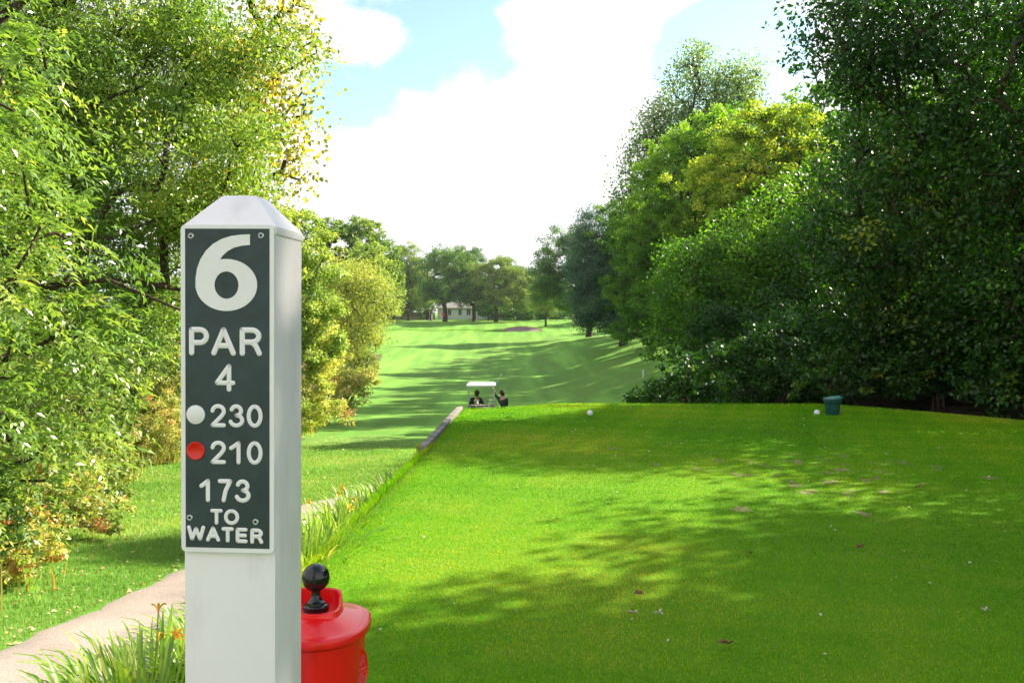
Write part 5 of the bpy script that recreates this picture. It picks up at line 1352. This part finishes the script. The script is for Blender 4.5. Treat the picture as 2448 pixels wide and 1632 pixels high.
def keep_low(X, Y, r):
    wl_ = np.interp(Y, wy, wl2)
    return (X < xl(Y) - 0.2) & (X > wl_ - .6) & (r.random(len(X)) > (Y - 14) / 16) & ((path_dist(X, Y) > 0.645 + 0.07 * r.random(len(X))) | (Y > 16.1))
lg = blades("lower_grass", 420000, R0(-9.6, -1.2), ydist(3.5, 30, 1.45), lambda X, Y: terr(X, Y) - .002, 0.035, 0.0028, G_FAIR, 202, keep=keep_low); tag(lg, "grass of the lower lawn beside the path", "grass")
# ragged grass hanging over the timber edge
def keep_edge(X, Y, r): return np.ones(len(X), bool)
eg = blades("edge_grass", 30000, lambda r, n: np.zeros(n), ydist(3.0, 15.3, 1.3), lambda X, Y: np.full(len(X), -0.01), 0.038, 0.0026, G_TEE, 203, lean=0.9)
me = eg.data; n_ = len(me.vertices); co = np.empty(n_ * 3, np.float32); me.vertices.foreach_get('co', co); co = co.reshape(-1, 3)
r_ = np.random.default_rng(9); off = np.repeat(r_.uniform(-.13, .03, n_ // 3), 3); co[:, 0] += xl(co[:, 1]) + off; co[:, 2] += np.minimum(0, off) * .8 * (co[:, 1] < 10.8)
co[:, 2] -= .2 * (co[:, 1] > 11.1)
me.vertices.foreach_set('co', co.ravel()); me.update(); tag(eg, "ragged grass tufts along the timber edge", "grass")
# rough tufts at the foot of the green
def lit(name, n, xf, yf, zf, size, stops, seed, keep, label, cat, tm=0.2):
    r = np.random.default_rng(seed); X = xf(r, n); Y = yf(r, n); k = keep(X, Y, r); X, Y = X[k], Y[k]; n = len(X)
    P = np.stack([X, Y, zf(X, Y) + r.uniform(.004, .02, n)], 1)
    a = r.uniform(0, 2 * pi, n); T = nrm(np.stack([np.cos(a), np.sin(a), r.normal(size=n) * .25], 1)); Nn = nrm(np.stack([r.normal(size=n) * .35, r.normal(size=n) * .35, np.ones(n)], 1))
    L = size * r.uniform(.6, 1.3, n) * (1 + 0.02 * Y)
    V, F, q = leaf_faces(P, T, Nn, L, L * .35, False)
    me = np_mesh(name, V, F, False, r.random(n)); o = linkobj(name, me, leafmat(name + "_mat", stops, tm, 0.6, 0.2)); tag(o, label, cat, kind='stuff'); return o
LST = [(0.0, (0.50, 0.36, 0.18)), (0.4, (0.55, 0.44, 0.24)), (0.8, (0.62, 0.52, 0.32)), (1.0, (0.50, 0.14, 0.04))]
lit("fallen_leaves", 16000, R0(-9.5, -1.4), ydist(3.8, 34, 1.4), terr, 0.042, LST, 301,
    lambda X, Y, r: (X < xl(np.minimum(Y, 15)) - .3) & (r.random(len(X)) < 0.13 + 0.75 * np.exp(-np.maximum(0, X - np.interp(Y, wy, wl2) - .3) / 1.0) + 0.6 * np.exp(-((path_dist(X, Y) - .74) / .07) ** 2) * (X < -2.8)) & (r.random(len(X)) < .75),
    "dry fallen leaves scattered over the lower lawn and the path edges", "fallen leaves")
lit("leaf_specks", 420, R0(-1.2, 8), ydist(4, 16, .8), lambda X, Y: teez(X, Y) + .006, 0.022, [(0, (.45, .38, .2)), (1, (.6, .6, .5))], 303, keep_tee, "tiny pale leaf bits on the tee lawn", "leaf litter")

# weeds and dry stalks at the bushes' feet
def weeds(name, n, x0f, seed, label, hmax, mat, y0, y1, spread=0.8):
    r = np.random.default_rng(seed); Y = r.uniform(y0, y1, n); X = x0f(Y) + r.normal(size=n) * spread * .4 - spread * .3
    Z = terr(X, Y); a = r.uniform(0, 2 * pi, n); H = hmax * r.uniform(.3, 1.1, n); ln = np.abs(r.normal(size=n)) * .35
    d = np.stack([np.cos(a), np.sin(a), np.zeros(n)], 1); b = np.stack([-np.sin(a), np.cos(a), np.zeros(n)], 1); P = np.stack([X, Y, Z], 1); up = np.array([0, 0, 1.])
    W = 0.006 * (1 + .03 * Y)[:, None]; H_ = H[:, None]
    mid = P + up * H_ * .6 + d * H_ * ln[:, None] * .3; tip = P + up * H_ + d * H_ * ln[:, None]
    V = np.stack([P - b * W, P + b * W, mid + b * W * .8, mid - b * W * .8, tip + b * W * .1, tip - b * W * .1], 1).reshape(-1, 3)
    i = np.arange(n)[:, None] * 6; F = np.concatenate([i + np.array([[0, 1, 2, 3]]), i + np.array([[3, 2, 4, 5]])], 1).reshape(-1, 4)
    me = np_mesh(name, V, F, False, np.clip(np.repeat(.5 + .3 * r.normal(size=n), 2), 0, 1)); o = linkobj(name, me, mat); tag(o, label, "weeds", kind='stuff')
weeds("weeds", 14000, lambda Y: np.interp(Y, wy, wl2), 401, "tall dry weeds and grasses along the foot of the left shrubs", 0.45, LM['brush'], 6, 60)
weeds("rough_grass", 2600, lambda X: X * 0, 403, "dark rough grass tufts along the foot of the far green", 0.3, LM['mid'], 0, 1)
ro = bpy.data.objects["rough_grass"]; me = ro.data; n_ = len(me.vertices); co = np.empty(n_ * 3, np.float32); me.vertices.foreach_get('co', co); co = co.reshape(-1, 6, 3)
r9 = np.random.default_rng(44); m9 = len(co); bx9 = r9.uniform(-28, -1, m9); by9 = 190.6 + 1.0 * np.sin(bx9 * .5) + r9.normal(size=m9) * .3
b9 = co[:, :2].mean(1); co = (co - b9[:, None]) * np.array([3, 1, 1]) + np.stack([bx9, by9, terr(bx9, by9)], 1)[:, None]
me.vertices.foreach_set('co', co.astype(np.float32).ravel()); me.update()
weeds("undergrowth", 3500, lambda Y: np.interp(Y, wy, wl) + .5, 402, "dark undergrowth at the foot of the right hand shrubs", 0.3, LM['mid'], 9, 60)

# ---- daylilies between the path and the timber edge
LILY = leafmat("lily_leaf", [(0.0, (0.09, 0.20, 0.03)), (0.5, (0.22, 0.38, 0.05)), (0.85, (0.42, 0.50, 0.08)), (1.0, (0.60, 0.50, 0.2))], 0.4, 0.35, 0.5)
PETO = plain("lily_petal_orange", (0.85, 0.36, 0.01), 0.5, var=0.1); PETY = plain("lily_petal_yellow", (0.85, 0.55, 0.01), 0.5, var=0.1); STEM = plain("lily_stem", (0.16, 0.24, 0.04), 0.6)
def lily(x, y, h, n, nfl, seed, label, rad=0.13):
    r = np.random.default_rng(seed); z = tz(x, y)
    n = int(n * (1.4 if y < 6 else 3.0)); root = empty("daylily", (x, y, z)); tag(root, label, "daylily", "daylilies along the timber edge")
    K = 7; t = np.linspace(0, 1, K)
    a = r.uniform(0, 2 * pi, n); L = h * r.uniform(.7, 1.2, n) * 1.25; out_ = r.uniform(.08, .48 if y < 6 else .42, n)
    b0 = np.stack([np.cos(a), np.sin(a)], 1) * (rad * r.random(n) ** .5)[:, None]
    rr_ = out_[:, None] * L[:, None] * (t ** 1.5)[None, :]
    zz = L[:, None] * (t[None, :] * 0.95 - (0.32 + 0.55 * out_[:, None]) * t[None, :] ** 2.6 * .72)
    dirx = np.cos(a + r.normal(size=n) * .3)[:, None]; diry = np.sin(a + r.normal(size=n) * .3)[:, None]
    C = np.stack([b0[:, :1] + dirx * rr_, b0[:, 1:] + diry * rr_, zz + .0], 2)
    W = ((0.0098 if y < 6 else 0.0095) * r.uniform(.7, 1.25, n))[:, None] * (np.sin(pi * np.clip(t * .82 + .16, 0, 1)) ** .6 + .02)[None, :]
    bx_ = np.stack([-diry * np.ones_like(rr_), dirx * np.ones_like(rr_), np.zeros_like(rr_)], 2)
    up_ = np.array([0, 0, 1.]) * W[..., None] * .5
    A = C - bx_ * W[..., None] + up_; B = C + bx_ * W[..., None] + up_
    V = np.stack([A, C, B], 2).reshape(-1, 3); idx = np.arange(n * K * 3).reshape(n, K, 3)
    F = []
    for s in range(2):
        F.append(np.stack([idx[:, :-1, s], idx[:, :-1, s + 1], idx[:, 1:, s + 1], idx[:, 1:, s]], 2).reshape(-1, 4))
    F = np.concatenate(F)
    ti = np.clip(.5 + .2 * r.normal(size=n), 0, 1); tf = np.tile(np.repeat(ti, K - 1), 2)
    linkobj("leaves", np_mesh("leaves", V, F, True, tf), LILY, root)
    for k in range(nfl):
        aa = r.uniform(0, 2 * pi); hh2 = h * r.uniform(.85, 1.1); tip = Vector((cos(aa) * .16, sin(aa) * .16 , hh2))
        m_ = MB(); m_.tube([(cos(aa) * .03, sin(aa) * .03, 0), (cos(aa) * .08, sin(aa) * .08, hh2 * .6), tip], [0.004, 0.0035, 0.003], 6); st_ = m_.build("stalk", STEM, root)
        m_ = MB(); axis_ = Vector((cos(aa) * .6, sin(aa) * .6 - .3, .7)).normalized(); u1 = axis_.orthogonal().normalized(); v1 = axis_.cross(u1)
        for q in range(6):
            an = q * pi / 3 + r.uniform(-.1, .1); dr = (u1 * cos(an) + v1 * sin(an)); si = axis_.cross(dr)
            wq = 0.016 if q % 2 else 0.012
            pts_ = [(0, .002), (.028, wq * .7), (.045, wq), (.052, wq * .8), (.050, .002)]; rad_ = [0.004, .012, .026, .040, .052]
            prev_ = None
            for (az_, w_), rq in zip(pts_, rad_):
                c_ = tip + (axis_ * az_ + dr * rq) * .72
                cur = (m_.bm.verts.new(c_ - si * w_ * (.45 if y < 6 else .6)), m_.bm.verts.new(c_ + axis_ * -.003), m_.bm.verts.new(c_ + si * w_ * (.45 if y < 6 else .6)))
                if prev_: m_.bm.faces.new((prev_[0], prev_[1], cur[1], cur[0])); m_.bm.faces.new((prev_[1], prev_[2], cur[2], cur[1]))
                prev_ = cur
        m_.build("flower", PETO if r.random() < .3 else PETY, st_)
LL = [(-1.52, 3.72, 0.77, 240, 2, "large daylily clump at the bottom left beside the path, nearest to the camera", .22), (-1.62, 4.15, 0.74, 220, 1, "daylily clump just left of the white post with an orange bud", .2),
      (-1.42, 4.5, 0.70, 200, 1, "daylily clump leaning over the path edge at the bottom left", .2), (-1.60, 5.0, 0.65, 190, 1, "daylily clump behind the nearest ones, against the path", .18), (-1.60, 5.6, 0.62, 170, 1, "daylily clump hidden mostly behind the white post", .16),
      (-1.52, 6.2, 0.92, 200, 1, "tall daylily clump directly right of the white post above the red washer", .17), (-1.64, 6.7, 0.83, 180, 1, "daylily clump between post and path with yellow flowers", .17),
      (-1.48, 7.1, 0.94, 200, 1, "tallest pale daylily clump with long upright leaves right of the post", .18), (-1.62, 7.6, 0.90, 180, 2, "daylily clump with yellow flowers where the path ends", .17),
      (-1.42, 8.0, 0.92, 180, 1, "daylily clump with orange flowers halfway along the lawn edge", .16), (-1.52, 8.5, 0.92, 170, 2, "broad daylily clump nearest the visible end of the path", .16), (-1.38, 8.95, 0.92, 150, 1, "daylily clump in the middle of the row with a yellow flower on top", .15),
      (-1.32, 9.45, 0.94, 140, 0, "daylily clump with dark bent leaves past the middle of the row", .14), (-1.36, 9.95, 0.94, 130, 1, "slim daylily clump near the far end of the row", .13),
      (-1.26, 10.5, 0.95, 110, 0, "small dark daylily clump next to last in the row", .12), (-1.22, 11.1, 0.97, 90, 1, "last small daylily clump where the bare timber begins", .12)]
for i, (x, y, h, n, nf, lb, rd) in enumerate(LL): lily(x + (.15 if y > 6 else 0), y, h, n, nf, 500 + i, lb, rd)

# ---- single fallen leaves on the tee
rl = random.Random(8); LFM = plain("dry_leaf_brown", (0.20, 0.09, 0.045), 0.8, var=0.3, scale=40); LFP = plain("dry_leaf_pale", (0.5, 0.45, 0.32), 0.8, var=0.2, scale=40)
for (px, py, pale) in ((1733, 1553, 0), (1800, 1333, 0), (1365, 1054, 0), (2365, 1471, 1), (1513, 1480, 1), (1530, 1432, 0), (1576, 1480, 1), (1745, 1557, 0), (2120, 1090, 1), (2250, 1077, 1), (2200, 1170, 0), (2062, 1318, 0)):
    D_ = EYE * FN / (py - HOR)
    m_ = MB(); sz = rl.uniform(.022, .04); c0 = m_.bm.verts.new((0, 0, .006)); ring = []
    for k in range(10):
        a = 2 * pi * k / 10; q = sz * (1 if k % 2 else .55) * rl.uniform(.8, 1.15); ring.append(m_.bm.verts.new((q * cos(a) * 1.2, q * sin(a) * .8, .006 + rl.uniform(0, .022))))
    for k in range(10): m_.bm.faces.new((c0, ring[k], ring[(k + 1) % 10]))
    o = m_.build("fallen_leaf", LFP if pale else LFM); o.location = ((px - 1224) / FN * D_, D_, .012); o.rotation_euler = (rl.uniform(-.3, .3), rl.uniform(-.3, .3), rl.uniform(0, 6))
    tag(o, "pale dry fallen leaf lying on the tee lawn" if pale else "brown curled fallen leaf lying on the tee lawn", "leaf", "pale fallen leaves on the tee lawn" if pale else "brown fallen leaves on the tee lawn")

# ================================================================== air
hz_m, nt, out = new_mat("haze_air")
pv = N(nt, 'ShaderNodeVolumePrincipled'); pv.inputs['Color'].default_value = (0.80, 0.90, 1.0, 1); pv.inputs['Density'].default_value = 0.00012; pv.inputs['Anisotropy'].default_value = 0.3
nt.links.new(pv.outputs[0], out.inputs['Volume'])
m_ = MB(); m_.box((0, 1470, 9), (1810, 3070, 32)); o = m_.build("haze", hz_m, None, smooth=False); tag(o, kind='stuff')
print("LEAF FACES", NLEAF)
